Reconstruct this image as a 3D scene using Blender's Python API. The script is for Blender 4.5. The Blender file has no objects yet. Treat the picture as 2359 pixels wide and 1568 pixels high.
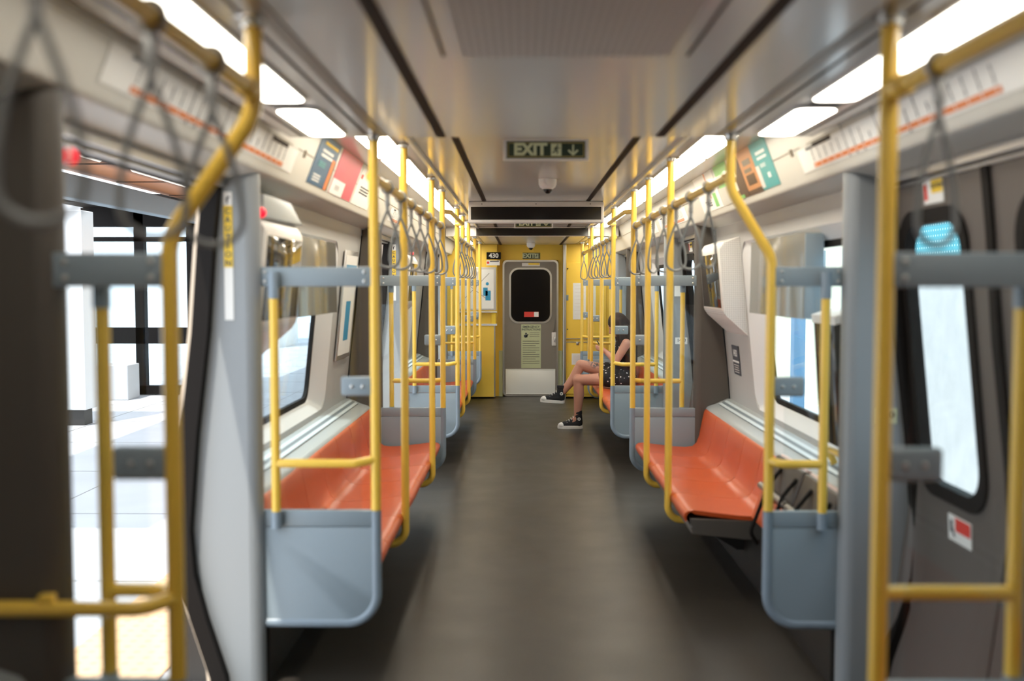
import bpy, bmesh, math, random
from math import sin, cos, pi, radians
from mathutils import Vector, Matrix
random.seed(7)
scene = bpy.context.scene
COL = scene.collection

# ------------------------------------------------------------------ camera
FPX = 2294.0
cam_data = bpy.data.cameras.new('camera'); cam = bpy.data.objects.new('camera', cam_data); COL.objects.link(cam)
cam_data.sensor_fit = 'HORIZONTAL'; cam_data.sensor_width = 36.0; cam_data.lens = FPX * 36.0 / 2359.0
CX, CY, CZ = -0.10, 0.0, 1.50
cam.location = (CX, CY, CZ)
cam.rotation_euler = (radians(90) - math.atan(127.0 / FPX), 0, math.atan(25.5 / FPX))
cam_data.clip_start = 0.02; cam_data.clip_end = 300
cam_data.dof.use_dof = True; cam_data.dof.focus_distance = 9.8; cam_data.dof.aperture_fstop = 1.5
scene.camera = cam

# ------------------------------------------------------------------ world, sun, exposure
world = bpy.data.worlds.new('sky'); scene.world = world; world.use_nodes = True
wn = world.node_tree; wn.nodes.clear()
wo = wn.nodes.new('ShaderNodeOutputWorld'); wb = wn.nodes.new('ShaderNodeBackground')
wb.inputs['Color'].default_value = (0.80, 0.90, 1.0, 1); wb.inputs['Strength'].default_value = 3.4
wn.links.new(wb.outputs[0], wo.inputs[0])
sun_d = bpy.data.lights.new('sun', 'SUN'); sun = bpy.data.objects.new('sun', sun_d); COL.objects.link(sun)
sun_d.energy = 5.0; sun_d.angle = radians(1.0); sun_d.color = (1.0, 0.93, 0.82)
sun.location = (-20, 6, 30)
sun.rotation_euler = (Vector((0.18, 0.42, -1.0))).to_track_quat('-Z', 'Y').to_euler()
LAMP = 14.0
scene.view_settings.view_transform = 'Standard'
scene.view_settings.look = 'None'
scene.view_settings.gamma = 1.0
scene.view_settings.use_curve_mapping = False
scene.view_settings.exposure = 0.0
scene.cycles.max_bounces = 8; scene.cycles.transparent_max_bounces = 24
scene.cycles.diffuse_bounces = 4; scene.cycles.glossy_bounces = 4
scene.cycles.sample_clamp_indirect = 6.0

# ------------------------------------------------------------------ materials
def nodes_of(name):
    m = bpy.data.materials.new(name); m.use_nodes = True
    nt = m.node_tree; b = nt.nodes['Principled BSDF']
    return m, nt, b

def mat(name, col, rough=0.5, metal=0.0, bump=0.0, bscale=300.0, var=0.0, vscale=6.0, coat=0.0, spec=0.5):
    m, nt, b = nodes_of(name)
    b.inputs['Base Color'].default_value = (*col, 1); b.inputs['Roughness'].default_value = rough
    b.inputs['Metallic'].default_value = metal; b.inputs['Specular IOR Level'].default_value = spec
    if coat: b.inputs['Coat Weight'].default_value = coat; b.inputs['Coat Roughness'].default_value = 0.08
    tc = nt.nodes.new('ShaderNodeTexCoord')
    if var > 0:
        n = nt.nodes.new('ShaderNodeTexNoise'); n.inputs['Scale'].default_value = vscale; n.inputs['Detail'].default_value = 6
        nt.links.new(tc.outputs['Object'], n.inputs['Vector'])
        r = nt.nodes.new('ShaderNodeMapRange'); r.inputs['To Min'].default_value = 1 - var; r.inputs['To Max'].default_value = 1 + var
        nt.links.new(n.outputs['Fac'], r.inputs['Value'])
        mx = nt.nodes.new('ShaderNodeMix'); mx.data_type = 'RGBA'; mx.blend_type = 'MULTIPLY'; mx.inputs['Factor'].default_value = 1
        mx.inputs['A'].default_value = (*col, 1); nt.links.new(r.outputs[0], mx.inputs['B'])
        nt.links.new(mx.outputs['Result'], b.inputs['Base Color'])
    if bump > 0:
        n2 = nt.nodes.new('ShaderNodeTexNoise'); n2.inputs['Scale'].default_value = bscale
        nt.links.new(tc.outputs['Object'], n2.inputs['Vector'])
        bp = nt.nodes.new('ShaderNodeBump'); bp.inputs['Strength'].default_value = bump; bp.inputs['Distance'].default_value = 0.002
        nt.links.new(n2.outputs['Fac'], bp.inputs['Height']); nt.links.new(bp.outputs[0], b.inputs['Normal'])
    return m

def emit(name, col, strength):
    m, nt, b = nodes_of(name)
    b.inputs['Base Color'].default_value = (*col, 1)
    b.inputs['Emission Color'].default_value = (*col, 1); b.inputs['Emission Strength'].default_value = strength
    return m

def glass(name, tint=(0.93, 0.96, 0.96), refl=1.0, rough=0.02):
    m = bpy.data.materials.new(name); m.use_nodes = True; nt = m.node_tree; nt.nodes.clear()
    o = nt.nodes.new('ShaderNodeOutputMaterial'); mx = nt.nodes.new('ShaderNodeMixShader')
    t = nt.nodes.new('ShaderNodeBsdfTransparent'); t.inputs[0].default_value = (*tint, 1)
    g = nt.nodes.new('ShaderNodeBsdfGlossy'); g.inputs['Roughness'].default_value = rough
    ge = nt.nodes.new('ShaderNodeNewGeometry'); dp = nt.nodes.new('ShaderNodeVectorMath'); dp.operation = 'DOT_PRODUCT'
    nt.links.new(ge.outputs['Normal'], dp.inputs[0]); nt.links.new(ge.outputs['Incoming'], dp.inputs[1])
    def mth(op, a, b=None):
        k = nt.nodes.new('ShaderNodeMath'); k.operation = op
        for i, v in enumerate((a, b)):
            if v is None: continue
            if isinstance(v, (int, float)): k.inputs[i].default_value = v
            else: nt.links.new(v, k.inputs[i])
        return k.outputs[0]
    sch = mth('POWER', mth('SUBTRACT', 1.0, mth('ABSOLUTE', dp.outputs['Value'])), 5.0)
    fr = mth('ADD', mth('MULTIPLY', sch, 0.96), 0.04)
    mu = nt.nodes.new('ShaderNodeMath'); mu.operation = 'MULTIPLY'; mu.inputs[1].default_value = refl
    nt.links.new(fr, mu.inputs[0]); nt.links.new(mu.outputs[0], mx.inputs[0])
    nt.links.new(t.outputs[0], mx.inputs[1]); nt.links.new(g.outputs[0], mx.inputs[2]); nt.links.new(mx.outputs[0], o.inputs[0])
    return m

M = {}
M['yellow'] = mat('yellow_paint', (0.88, 0.57, 0.08), 0.28, coat=0.3)
M['yellow_wall'] = mat('yellow_laminate', (0.90, 0.60, 0.075), 0.45, var=0.05)
M['orange'] = mat('orange_seat_plastic', (0.50, 0.080, 0.016), 0.36, bump=0.15, bscale=500, var=0.06, vscale=3)
M['panel'] = mat('blue_grey_panel', (0.25, 0.31, 0.355), 0.42, bump=0.1, bscale=700)
M['panel_tube'] = mat('grey_tube_paint', (0.24, 0.30, 0.36), 0.3)
M['jamb'] = mat('grey_jamb_laminate', (0.27, 0.29, 0.305), 0.42, bump=0.06, bscale=600)
M['lining'] = mat('white_wall_lining', (0.44, 0.44, 0.435), 0.45, bump=0.05, bscale=400)
M['reveal'] = mat('white_window_surround', (0.70, 0.71, 0.72), 0.4)
M['cornice'] = mat('cream_cornice', (0.55, 0.54, 0.50), 0.42)
M['ceiling'] = mat('ceiling_laminate', (0.58, 0.57, 0.55), 0.16, spec=0.6)
M['grille'] = mat('ceiling_grille', (0.42, 0.39, 0.37), 0.5)
M['trim'] = mat('aluminium_trim', (0.62, 0.62, 0.62), 0.3, metal=0.8)
M['slot'] = mat('dark_slot', (0.020, 0.011, 0.008), 0.6, spec=0.15)
M['black'] = mat('black_rubber', (0.009, 0.007, 0.006), 0.65, spec=0.15)
M['black_gloss'] = mat('black_display', (0.008, 0.007, 0.007), 0.12)
M['steel'] = mat('brushed_steel', (0.62, 0.62, 0.60), 0.28, metal=1.0)
M['dark_steel'] = mat('dark_steel', (0.22, 0.20, 0.18), 0.35, metal=0.7)
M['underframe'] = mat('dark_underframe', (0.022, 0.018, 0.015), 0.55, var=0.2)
M['sill'] = mat('grey_sill', (0.36, 0.39, 0.40), 0.38)
M['door_leaf'] = mat('brown_grey_door', (0.115, 0.097, 0.085), 0.45, bump=0.05)
M['end_door'] = mat('taupe_door', (0.22, 0.19, 0.155), 0.5, bump=0.1)
M['strap'] = mat('grey_strap', (0.22, 0.23, 0.23), 0.55)
M['strap_metal'] = mat('strap_metal', (0.40, 0.41, 0.41), 0.3, metal=0.25)
M['white'] = mat('white_paper', (0.82, 0.82, 0.80), 0.5)
M['ink'] = mat('dark_ink', (0.06, 0.065, 0.08), 0.6)
M['orange_ink'] = mat('orange_print', (0.72, 0.22, 0.07), 0.5)
M['red'] = mat('red_print', (0.70, 0.05, 0.035), 0.5)
M['yellow_print'] = mat('yellow_print', (0.85, 0.58, 0.04), 0.5)
M['sign_green'] = mat('exit_dark_green', (0.022, 0.040, 0.022), 0.5)
M['sign_glow'] = mat('exit_pale_green', (0.62, 0.66, 0.42), 0.5)
M['sign_gold'] = mat('exit_gold_border', (0.36, 0.29, 0.10), 0.5)
M['notice'] = mat('pale_green_notice', (0.52, 0.55, 0.33), 0.55)
M['bezel'] = mat('pale_bezel', (0.70, 0.66, 0.62), 0.45)
M['lamp'] = emit('strip_lamp', (1.0, 0.92, 0.76), LAMP * 1.2)
M['lamp_mid'] = emit('strip_lamp_mid_dimmed', (1.0, 0.93, 0.80), LAMP * .85)  # dimmed lamp strength, standing in for lens darkening towards the frame edge
M['lamp_dim'] = emit('strip_lamp_near_dimmed', (1.0, 0.95, 0.84), LAMP * .5)  # units nearer the camera dimmed further to imitate lens vignetting
M['lamp_faint'] = emit('strip_lamp_faint_tube', (1.0, 0.95, 0.84), LAMP * .3)
M['lamp_frame'] = mat('lamp_frame', (0.5, 0.49, 0.47), 0.35)
M['red_lamp'] = emit('red_indicator', (0.85, 0.008, 0.03), 1.3)
M['glass'] = glass('partition_glass', (0.96,0.98,0.98), refl=0.6)
M['window_glass'] = glass('window_glass', (0.88, 0.94, 0.97), 0.5)
M['door_window'] = glass('door_window_glass', (0.94, 0.97, 0.98), 0.4)
M['screen'] = mat('dark_screen', (0.02, 0.018, 0.015), 0.06, spec=0.9)
M['hopper'] = mat('smoked_panel', (0.20, 0.20, 0.18), 0.12, spec=0.9)
M['beige'] = mat('beige_leaf_edge', (0.62, 0.50, 0.38), 0.45)
M['blue_poster'] = mat('blue_poster', (0.03, 0.11, 0.22), 0.4)
M['teal_poster'] = mat('teal_poster', (0.06, 0.34, 0.36), 0.4)
M['brown_poster'] = mat('brown_poster', (0.52, 0.24, 0.10), 0.4)
M['dark_poster'] = mat('dark_brown_poster', (0.07, 0.035, 0.02), 0.4)
M['green_poster'] = mat('green_poster', (0.20, 0.52, 0.16), 0.4)
M['pink_poster'] = mat('pink_poster', (0.62, 0.10, 0.16), 0.4)
M['map_blue'] = mat('map_blue', (0.03, 0.28, 0.50), 0.5)
M['concrete'] = mat('platform_concrete', (0.50, 0.51, 0.54), 0.7, var=0.12, vscale=2.0)
M['kickplate'] = mat('kickplate', (0.86, 0.85, 0.79), 0.4)

def floor_material():
    m, nt, b = nodes_of('speckled_floor')
    tc = nt.nodes.new('ShaderNodeTexCoord')
    n = nt.nodes.new('ShaderNodeTexNoise'); n.inputs['Scale'].default_value = 160; n.inputs['Detail'].default_value = 3
    nt.links.new(tc.outputs['Object'], n.inputs['Vector'])
    r = nt.nodes.new('ShaderNodeValToRGB'); e = r.color_ramp.elements
    e[0].position = 0.35; e[0].color = (0.020, 0.017, 0.014, 1); e[1].position = 0.72; e[1].color = (0.055, 0.048, 0.040, 1)
    nt.links.new(n.outputs['Fac'], r.inputs[0]); nt.links.new(r.outputs[0], b.inputs['Base Color'])
    n2 = nt.nodes.new('ShaderNodeTexNoise'); n2.inputs['Scale'].default_value = 3; n2.inputs['Detail'].default_value = 5
    nt.links.new(tc.outputs['Object'], n2.inputs['Vector'])
    mr = nt.nodes.new('ShaderNodeMapRange'); mr.inputs['To Min'].default_value = 0.30; mr.inputs['To Max'].default_value = 0.48
    nt.links.new(n2.outputs['Fac'], mr.inputs['Value']); nt.links.new(mr.outputs[0], b.inputs['Roughness'])
    return m
M['floor'] = floor_material()

def striped(name, c1, c2, scale, axis=2, rough=0.45, metal=0.0, lo=0.45, hi=0.55):
    m, nt, b = nodes_of(name); b.inputs['Roughness'].default_value = rough; b.inputs['Metallic'].default_value = metal
    tc = nt.nodes.new('ShaderNodeTexCoord'); w = nt.nodes.new('ShaderNodeTexWave')
    w.bands_direction = 'XYZ'[axis]; w.inputs['Scale'].default_value = scale
    nt.links.new(tc.outputs['Object'], w.inputs['Vector'])
    r = nt.nodes.new('ShaderNodeValToRGB'); e = r.color_ramp.elements
    e[0].position = lo; e[0].color = (*c1, 1); e[1].position = hi; e[1].color = (*c2, 1)
    nt.links.new(w.outputs['Fac'], r.inputs[0]); nt.links.new(r.outputs[0], b.inputs['Base Color'])
    return m
M['sill_vent'] = striped('sill_vent', (0.16, 0.20, 0.23), (0.55, 0.62, 0.66), 20, 2)

def dotted(name, c1, c2, scale, rad=0.25, rough=0.45, rnd=0.0):
    m, nt, b = nodes_of(name); b.inputs['Roughness'].default_value = rough
    tc = nt.nodes.new('ShaderNodeTexCoord'); v = nt.nodes.new('ShaderNodeTexVoronoi')
    v.inputs['Scale'].default_value = scale; v.inputs['Randomness'].default_value = rnd
    nt.links.new(tc.outputs['Object'], v.inputs['Vector'])
    r = nt.nodes.new('ShaderNodeValToRGB'); e = r.color_ramp.elements
    e[0].position = rad; e[0].color = (*c2, 1); e[1].position = rad + 0.06; e[1].color = (*c1, 1)
    nt.links.new(v.outputs['Distance'], r.inputs[0]); nt.links.new(r.outputs[0], b.inputs['Base Color'])
    return m
M['perforated'] = dotted('perforated_housing', (0.72, 0.71, 0.69), (0.30, 0.30, 0.30), 90, 0.26)
M['vent'] = dotted('perforated_ceiling_vent', (0.50, 0.47, 0.44), (0.16, 0.13, 0.12), 55, 0.30)
M['tactile'] = dotted('tactile_paving', (0.78, 0.50, 0.28), (0.66, 0.40, 0.22), 16, 0.22, 0.7)
M['teal_tile'] = dotted('teal_mesh_panel', (0.03, 0.36, 0.44), (0.45, 0.75, 0.80), 22, 0.34)
M['dress'] = dotted('black_dotted_fabric', (0.010, 0.009, 0.011), (0.75, 0.72, 0.72), 26, 0.17, 0.85, 0.85)

# ------------------------------------------------------------------ mesh helpers
def fillet(pts, r, n=8):
    pts = [Vector(p) for p in pts]; out = [pts[0]]
    for i in range(1, len(pts) - 1):
        a, b, c = pts[i - 1], pts[i], pts[i + 1]
        d1 = (a - b); d2 = (c - b); l1, l2 = d1.length, d2.length
        d1.normalize(); d2.normalize()
        ang = d1.angle(d2)
        if ang > pi - 1e-3: out.append(b); continue
        t = min(r / math.tan(ang / 2), l1 * 0.49, l2 * 0.49); rr = t * math.tan(ang / 2)
        cen = b + (d1 + d2).normalized() * (rr / sin(ang / 2))
        p1 = b + d1 * t; p2 = b + d2 * t
        v1 = p1 - cen; v2 = p2 - cen; tot = v1.angle(v2); ax = v1.cross(v2).normalized()
        for k in range(n + 1):
            out.append(cen + Matrix.Rotation(tot * k / n, 3, ax) @ v1)
    out.append(pts[-1]); return out

class MB:
    def __init__(self): self.bm = bmesh.new()
    def box(self, x0, x1, y0, y1, z0, z1, bevel=0.0, seg=2):
        x0, x1 = min(x0, x1), max(x0, x1); y0, y1 = min(y0, y1), max(y0, y1); z0, z1 = min(z0, z1), max(z0, z1)
        return self.obox(((x0 + x1) / 2, (y0 + y1) / 2, (z0 + z1) / 2), (1, 0, 0), (0, 1, 0), x1 - x0, y1 - y0, z1 - z0, bevel, seg)
    def obox(self, c, r, u, sx, sy, sz, bevel=0.0, seg=2):
        r = Vector(r).normalized(); u = Vector(u).normalized(); n = r.cross(u); c = Vector(c)
        vs = [self.bm.verts.new(c + r * (a * sx / 2) + u * (b * sy / 2) + n * (d * sz / 2)) for d in (-1, 1) for b in (-1, 1) for a in (-1, 1)]
        F = [(0, 2, 3, 1), (4, 5, 7, 6), (0, 1, 5, 4), (2, 6, 7, 3), (0, 4, 6, 2), (1, 3, 7, 5)]
        fs = [self.bm.faces.new([vs[i] for i in f]) for f in F]
        if bevel > 0:
            es = list({e for f in fs for e in f.edges})
            bmesh.ops.bevel(self.bm, geom=es, offset=min(bevel, sx * .45, sy * .45, sz * .45), segments=seg, profile=0.5, affect='EDGES')
        return self
    def tube(self, pts, r, seg=14, closed=False, caps=True):
        pts = [Vector(p) for p in pts]; n = len(pts); rs = r if isinstance(r, (list, tuple)) else [r] * n
        tang = []
        for i in range(n):
            if closed: t = pts[(i + 1) % n] - pts[i - 1]
            elif i == 0: t = pts[1] - pts[0]
            elif i == n - 1: t = pts[-1] - pts[-2]
            else: t = (pts[i + 1] - pts[i]).normalized() + (pts[i] - pts[i - 1]).normalized()
            tang.append(t.normalized())
        ref = Vector((0, 0, 1)) if abs(tang[0].z) < 0.9 else Vector((1, 0, 0))
        nrm = (ref - tang[0] * ref.dot(tang[0])).normalized(); rings = []
        for i in range(n):
            if i: nrm = (nrm - tang[i] * nrm.dot(tang[i])).normalized()
            b = tang[i].cross(nrm)
            rings.append([self.bm.verts.new(pts[i] + (nrm * cos(2 * pi * k / seg) + b * sin(2 * pi * k / seg)) * rs[i]) for k in range(seg)])
        m = n if closed else n - 1
        for i in range(m):
            A, B = rings[i], rings[(i + 1) % n]
            for k in range(seg):
                self.bm.faces.new((A[k], A[(k + 1) % seg], B[(k + 1) % seg], B[k]))
        if caps and not closed:
            self.bm.faces.new(list(reversed(rings[0]))); self.bm.faces.new(rings[-1])
        return self
    def prism(self, poly, axis, a, b, bevel=0.0):
        # poly in the two other axes; axis 'x': (y,z)  'y': (x,z)  'z': (x,y)
        def P(p, t):
            return Vector((t, p[0], p[1])) if axis == 'x' else Vector((p[0], t, p[1])) if axis == 'y' else Vector((p[0], p[1], t))
        A = [self.bm.verts.new(P(p, a)) for p in poly]; B = [self.bm.verts.new(P(p, b)) for p in poly]; n = len(poly)
        fa = self.bm.faces.new(A); fb = self.bm.faces.new(list(reversed(B)))
        for i in range(n): self.bm.faces.new((A[i], B[i], B[(i + 1) % n], A[(i + 1) % n]))
        if bevel > 0:
            es = list(set(fa.edges) | set(fb.edges))
            bmesh.ops.bevel(self.bm, geom=es, offset=bevel, segments=2, profile=0.5, affect='EDGES')
        return self
    def ball(self, c, r, seg=16, rings=10, scale=(1, 1, 1), rot=None):
        mt = Matrix.Translation(Vector(c)) @ (rot.to_4x4() if rot else Matrix.Identity(4)) @ Matrix.Diagonal((r * scale[0], r * scale[1], r * scale[2], 1))
        bmesh.ops.create_uvsphere(self.bm, u_segments=seg, v_segments=rings, radius=1, matrix=mt); return self
    def cap(self, a, b, ra, rb, seg=14):
        # tapered limb with round ends
        a, b = Vector(a), Vector(b); d = (b - a).normalized()
        self.ball(a, ra); self.ball(b, rb); self.tube([a, b], [ra, rb], seg); return self
    def lathe(self, c, prof, seg=24, axis=(0, 0, 1)):
        c = Vector(c); q = Vector((0, 0, 1)).rotation_difference(Vector(axis)); rings = []
        for r, h in prof:
            rings.append([self.bm.verts.new(c + q @ Vector((r * cos(2 * pi * k / seg), r * sin(2 * pi * k / seg), h))) for k in range(seg)])
        for A, B in zip(rings, rings[1:]):
            for k in range(seg): self.bm.faces.new((A[k], A[(k + 1) % seg], B[(k + 1) % seg], B[k]))
        self.bm.faces.new(list(reversed(rings[0]))); self.bm.faces.new(rings[-1]); return self
    def ring(self, outer, inner, f, t, rows=3):
        # plate between two closed loops of equal count in 2-D; f maps (a,b,depth)->Vector; thickness t
        n = len(outer); L = []
        for d in (0.0, t):
            rowsv = []
            for r in range(rows + 1):
                k = r / rows
                rowsv.append([self.bm.verts.new(f(o[0] + (i[0] - o[0]) * k, o[1] + (i[1] - o[1]) * k, d)) for o, i in zip(outer, inner)])
            L.append(rowsv)
        for d in (0, 1):
            for r in range(rows):
                for i in range(n):
                    j = (i + 1) % n
                    q = (L[d][r][i], L[d][r][j], L[d][r + 1][j], L[d][r + 1][i])
                    self.bm.faces.new(q if d == 0 else tuple(reversed(q)))
        for r in (0, rows):
            for i in range(n):
                j = (i + 1) % n
                self.bm.faces.new((L[0][r][i], L[0][r][j], L[1][r][j], L[1][r][i]))
        self.L = L
        return self
    def fill(self, loop, f, t, rows=3):
        # disc-like filled plate of a convex loop
        cx = sum(p[0] for p in loop) / len(loop); cz = sum(p[1] for p in loop) / len(loop)
        inner = [(cx + (p[0] - cx) * 0.02, cz + (p[1] - cz) * 0.02) for p in loop]
        self.ring(loop, inner, f, t, rows)
        for d in (0, 1): self.bm.faces.new(self.L[d][rows])
        return self
    def build(self, name, m, parent=None, smooth=True, angle=35, recalc=True):
        if recalc: bmesh.ops.recalc_face_normals(self.bm, faces=self.bm.faces)
        if parent is not None:
            off = parent.matrix_world.translation if parent.parent is None else Vector(parent['_w'])
            off = Vector(parent['_w']) if '_w' in parent.keys() else Vector(parent.location)
            bmesh.ops.translate(self.bm, verts=self.bm.verts, vec=-off)
        me = bpy.data.meshes.new(name); self.bm.to_mesh(me); self.bm.free()
        me.materials.append(m)
        if smooth:
            me.shade_smooth()
            try: me.set_sharp_from_angle(angle=radians(angle))
            except Exception: pass
        o = bpy.data.objects.new(name, me); COL.objects.link(o)
        if parent is not None:
            o.parent = parent
        return o

# world position of an object used as parent
WPOS = {}
def wpos(o): return WPOS.get(o.name, Vector((0, 0, 0)))
def _build(self, name, m, parent=None, smooth=True, angle=35):
    bmesh.ops.recalc_face_normals(self.bm, faces=self.bm.faces)
    if parent is not None: bmesh.ops.translate(self.bm, verts=self.bm.verts, vec=-wpos(parent))
    me = bpy.data.meshes.new(name); self.bm.to_mesh(me); self.bm.free()
    for mm in (m if isinstance(m, list) else [m]): me.materials.append(mm)
    if smooth:
        me.shade_smooth(); me.set_sharp_from_angle(angle=radians(angle))
    o = bpy.data.objects.new(name, me); COL.objects.link(o)
    if parent is not None: o.parent = parent; WPOS[o.name] = wpos(parent)
    return o
MB.build = _build

def tag(o, label, cat, group=None, kind=None):
    if label: o['label'] = label
    if cat: o['category'] = cat
    if group: o['group'] = group
    if kind: o['kind'] = kind
    return o
def thing(name, label, cat, loc, group=None):
    o = bpy.data.objects.new(name, None); COL.objects.link(o); o.location = loc; o.empty_display_size = 0.05
    WPOS[o.name] = Vector(loc); return tag(o, label, cat, group)
def struct(o): o['kind'] = 'structure'; return o
def dup(root, delta, label):
    r = root.copy(); COL.objects.link(r); r.location = Vector(root.location) + Vector(delta); r['label'] = label
    WPOS[r.name] = Vector(r.location)
    for ch in list(root.children):
        c = ch.copy(); COL.objects.link(c); c.parent = r
        for g in list(ch.children):
            d = g.copy(); COL.objects.link(d); d.parent = c
    return r

def rrect(a0, a1, b0, b1, r, n=8):
    out = []
    for (cx, cy, s) in ((a1 - r, b1 - r, 0), (a0 + r, b1 - r, 1), (a0 + r, b0 + r, 2), (a1 - r, b0 + r, 3)):
        for k in range(n + 1):
            t = pi / 2 * (s + k / n); out.append((cx + r * cos(t), cy + r * sin(t)))
    return out
def rect_match(loop, a0, a1, b0, b1):
    # outer rectangle loop matching a rounded loop made by rrect (corner index at the middle of each arc)
    n = len(loop) // 4; out = []
    for q in range(4):
        for k in range(n):
            a, b = loop[q * n + k]
            t = k / (n - 1)
            if q == 0: p = (a1, b) if t < 0.5 else ((a, b1) if t > 0.5 else (a1, b1))
            if q == 1: p = (a, b1) if t < 0.5 else ((a0, b) if t > 0.5 else (a0, b1))
            if q == 2: p = (a0, b) if t < 0.5 else ((a, b0) if t > 0.5 else (a0, b0))
            if q == 3: p = (a, b0) if t < 0.5 else ((a1, b) if t > 0.5 else (a1, b0))
            out.append(p)
    return out

def text_mesh(body, size, o, r, u, bold=0.0, align='CENTER', extrude=0.0006):
    cu = bpy.data.curves.new('lettering', 'FONT'); cu.body = body; cu.size = size; cu.extrude = extrude; cu.offset = bold * size
    cu.align_x = align; cu.align_y = 'CENTER'; cu.resolution_u = 3
    ob = bpy.data.objects.new('lettering', cu); COL.objects.link(ob)
    r = Vector(r).normalized(); u = Vector(u).normalized(); n = r.cross(u)
    mt = Matrix((r, u, n)).transposed().to_4x4(); mt.translation = Vector(o)
    dg = bpy.context.evaluated_depsgraph_get()
    me = bpy.data.meshes.new_from_object(ob.evaluated_get(dg)); me.transform(mt)
    bpy.data.objects.remove(ob); bpy.data.curves.remove(cu)
    return me
def add_text(name, lines, m, parent):
    """lines: list of (body,size,origin,right,up[,bold,align]); one mesh"""
    mb = MB()
    for L in lines:
        me = text_mesh(*L); mb.bm.from_mesh(me); bpy.data.meshes.remove(me)
    return mb.build(name, m, parent, smooth=False)

# ------------------------------------------------------------------ car geometry constants
PROF = [(0.0, 1.190), (0.07, 1.194), (0.287, 1.263), (0.449, 1.304), (0.61, 1.316), (0.951, 1.288), (1.33, 1.240), (1.65, 1.214), (1.867, 1.190), (2.2, 1.15)]
def prof(z):
    if z <= PROF[0][0]: return PROF[0][1]
    for (z0, x0), (z1, x1) in zip(PROF, PROF[1:]):
        if z <= z1: return x0 + (x1 - x0) * (z - z0) / (z1 - z0)
    return PROF[-1][1]
ZLOW, ZHIGH = 2.045, 2.150
YLOW1, YLOW2 = 3.70, 11.12
YEND, YBACK = 13.44, -1.9
VEST = [(2.06, 3.65), (6.75, 8.25), (11.2, 12.6)]
BAYS = [(YBACK, 2.06), (3.65, 6.75), (8.25, 11.2), (12.6, 13.2)]
POLEX = 0.652
SIDE = {-1: 'left', 1: 'right'}
ORD = ['first', 'second', 'third', 'fourth', 'fifth', 'sixth', 'seventh', 'eighth', 'ninth', 'tenth']
def zceil(y): return ZLOW if (y < YLOW1 or y > YLOW2) else ZHIGH

# ------------------------------------------------------------------ shell
mb = MB(); mb.box(-1.22, 1.22, YBACK, YEND + .1, -0.10, 0.0); struct(mb.build('floor', M['floor'], smooth=False))
mb = MB()
mb.box(-.96, .96, YBACK, YLOW1, ZLOW, 2.40); mb.box(-.96, .96, YLOW2, YEND + .1, ZLOW, 2.40); mb.box(-1.0, 1.0, YLOW1, YLOW2, ZHIGH, 2.40)
struct(mb.build('ceiling', M['ceiling'], smooth=False))
# dark air slots and metal seams along the ceiling
n_trim = 1
for s in (-1, 1):
    for (a, b, z) in ((YBACK, YLOW1 - .02, ZLOW), (YLOW1 + .02, 7.72, ZHIGH), (7.9, YLOW2 - .02, ZHIGH), (YLOW2 + .02, YEND - .02, ZLOW)):
        mb = MB(); mb.box(s * .384, s * .416, a, b, z - .004, z + .001); mb.box(s * .399, s * .4015, a, b, z - .006, z - .003)
        struct(mb.build('trim_%d' % n_trim, [M['slot']], smooth=False)); n_trim += 1
        mb = MB()
        if z == ZLOW: mb.box(s * .600, s * .632, a, b, z - .004, z + .001)
        else: mb.box(s * .590, s * .612, a, b, z - .022, z + .001, .003)
        struct(mb.build('trim_%d' % n_trim, M['trim'] if z == ZHIGH else M['dark_steel'], smooth=False)); n_trim += 1
        for xx in (.665, .905):
            if z == ZLOW:
                mb = MB(); mb.box(s * xx, s * (xx + .008), a, b, z - .002, z + .001)
                struct(mb.build('trim_%d' % n_trim, M['slot'], smooth=False)); n_trim += 1

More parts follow.
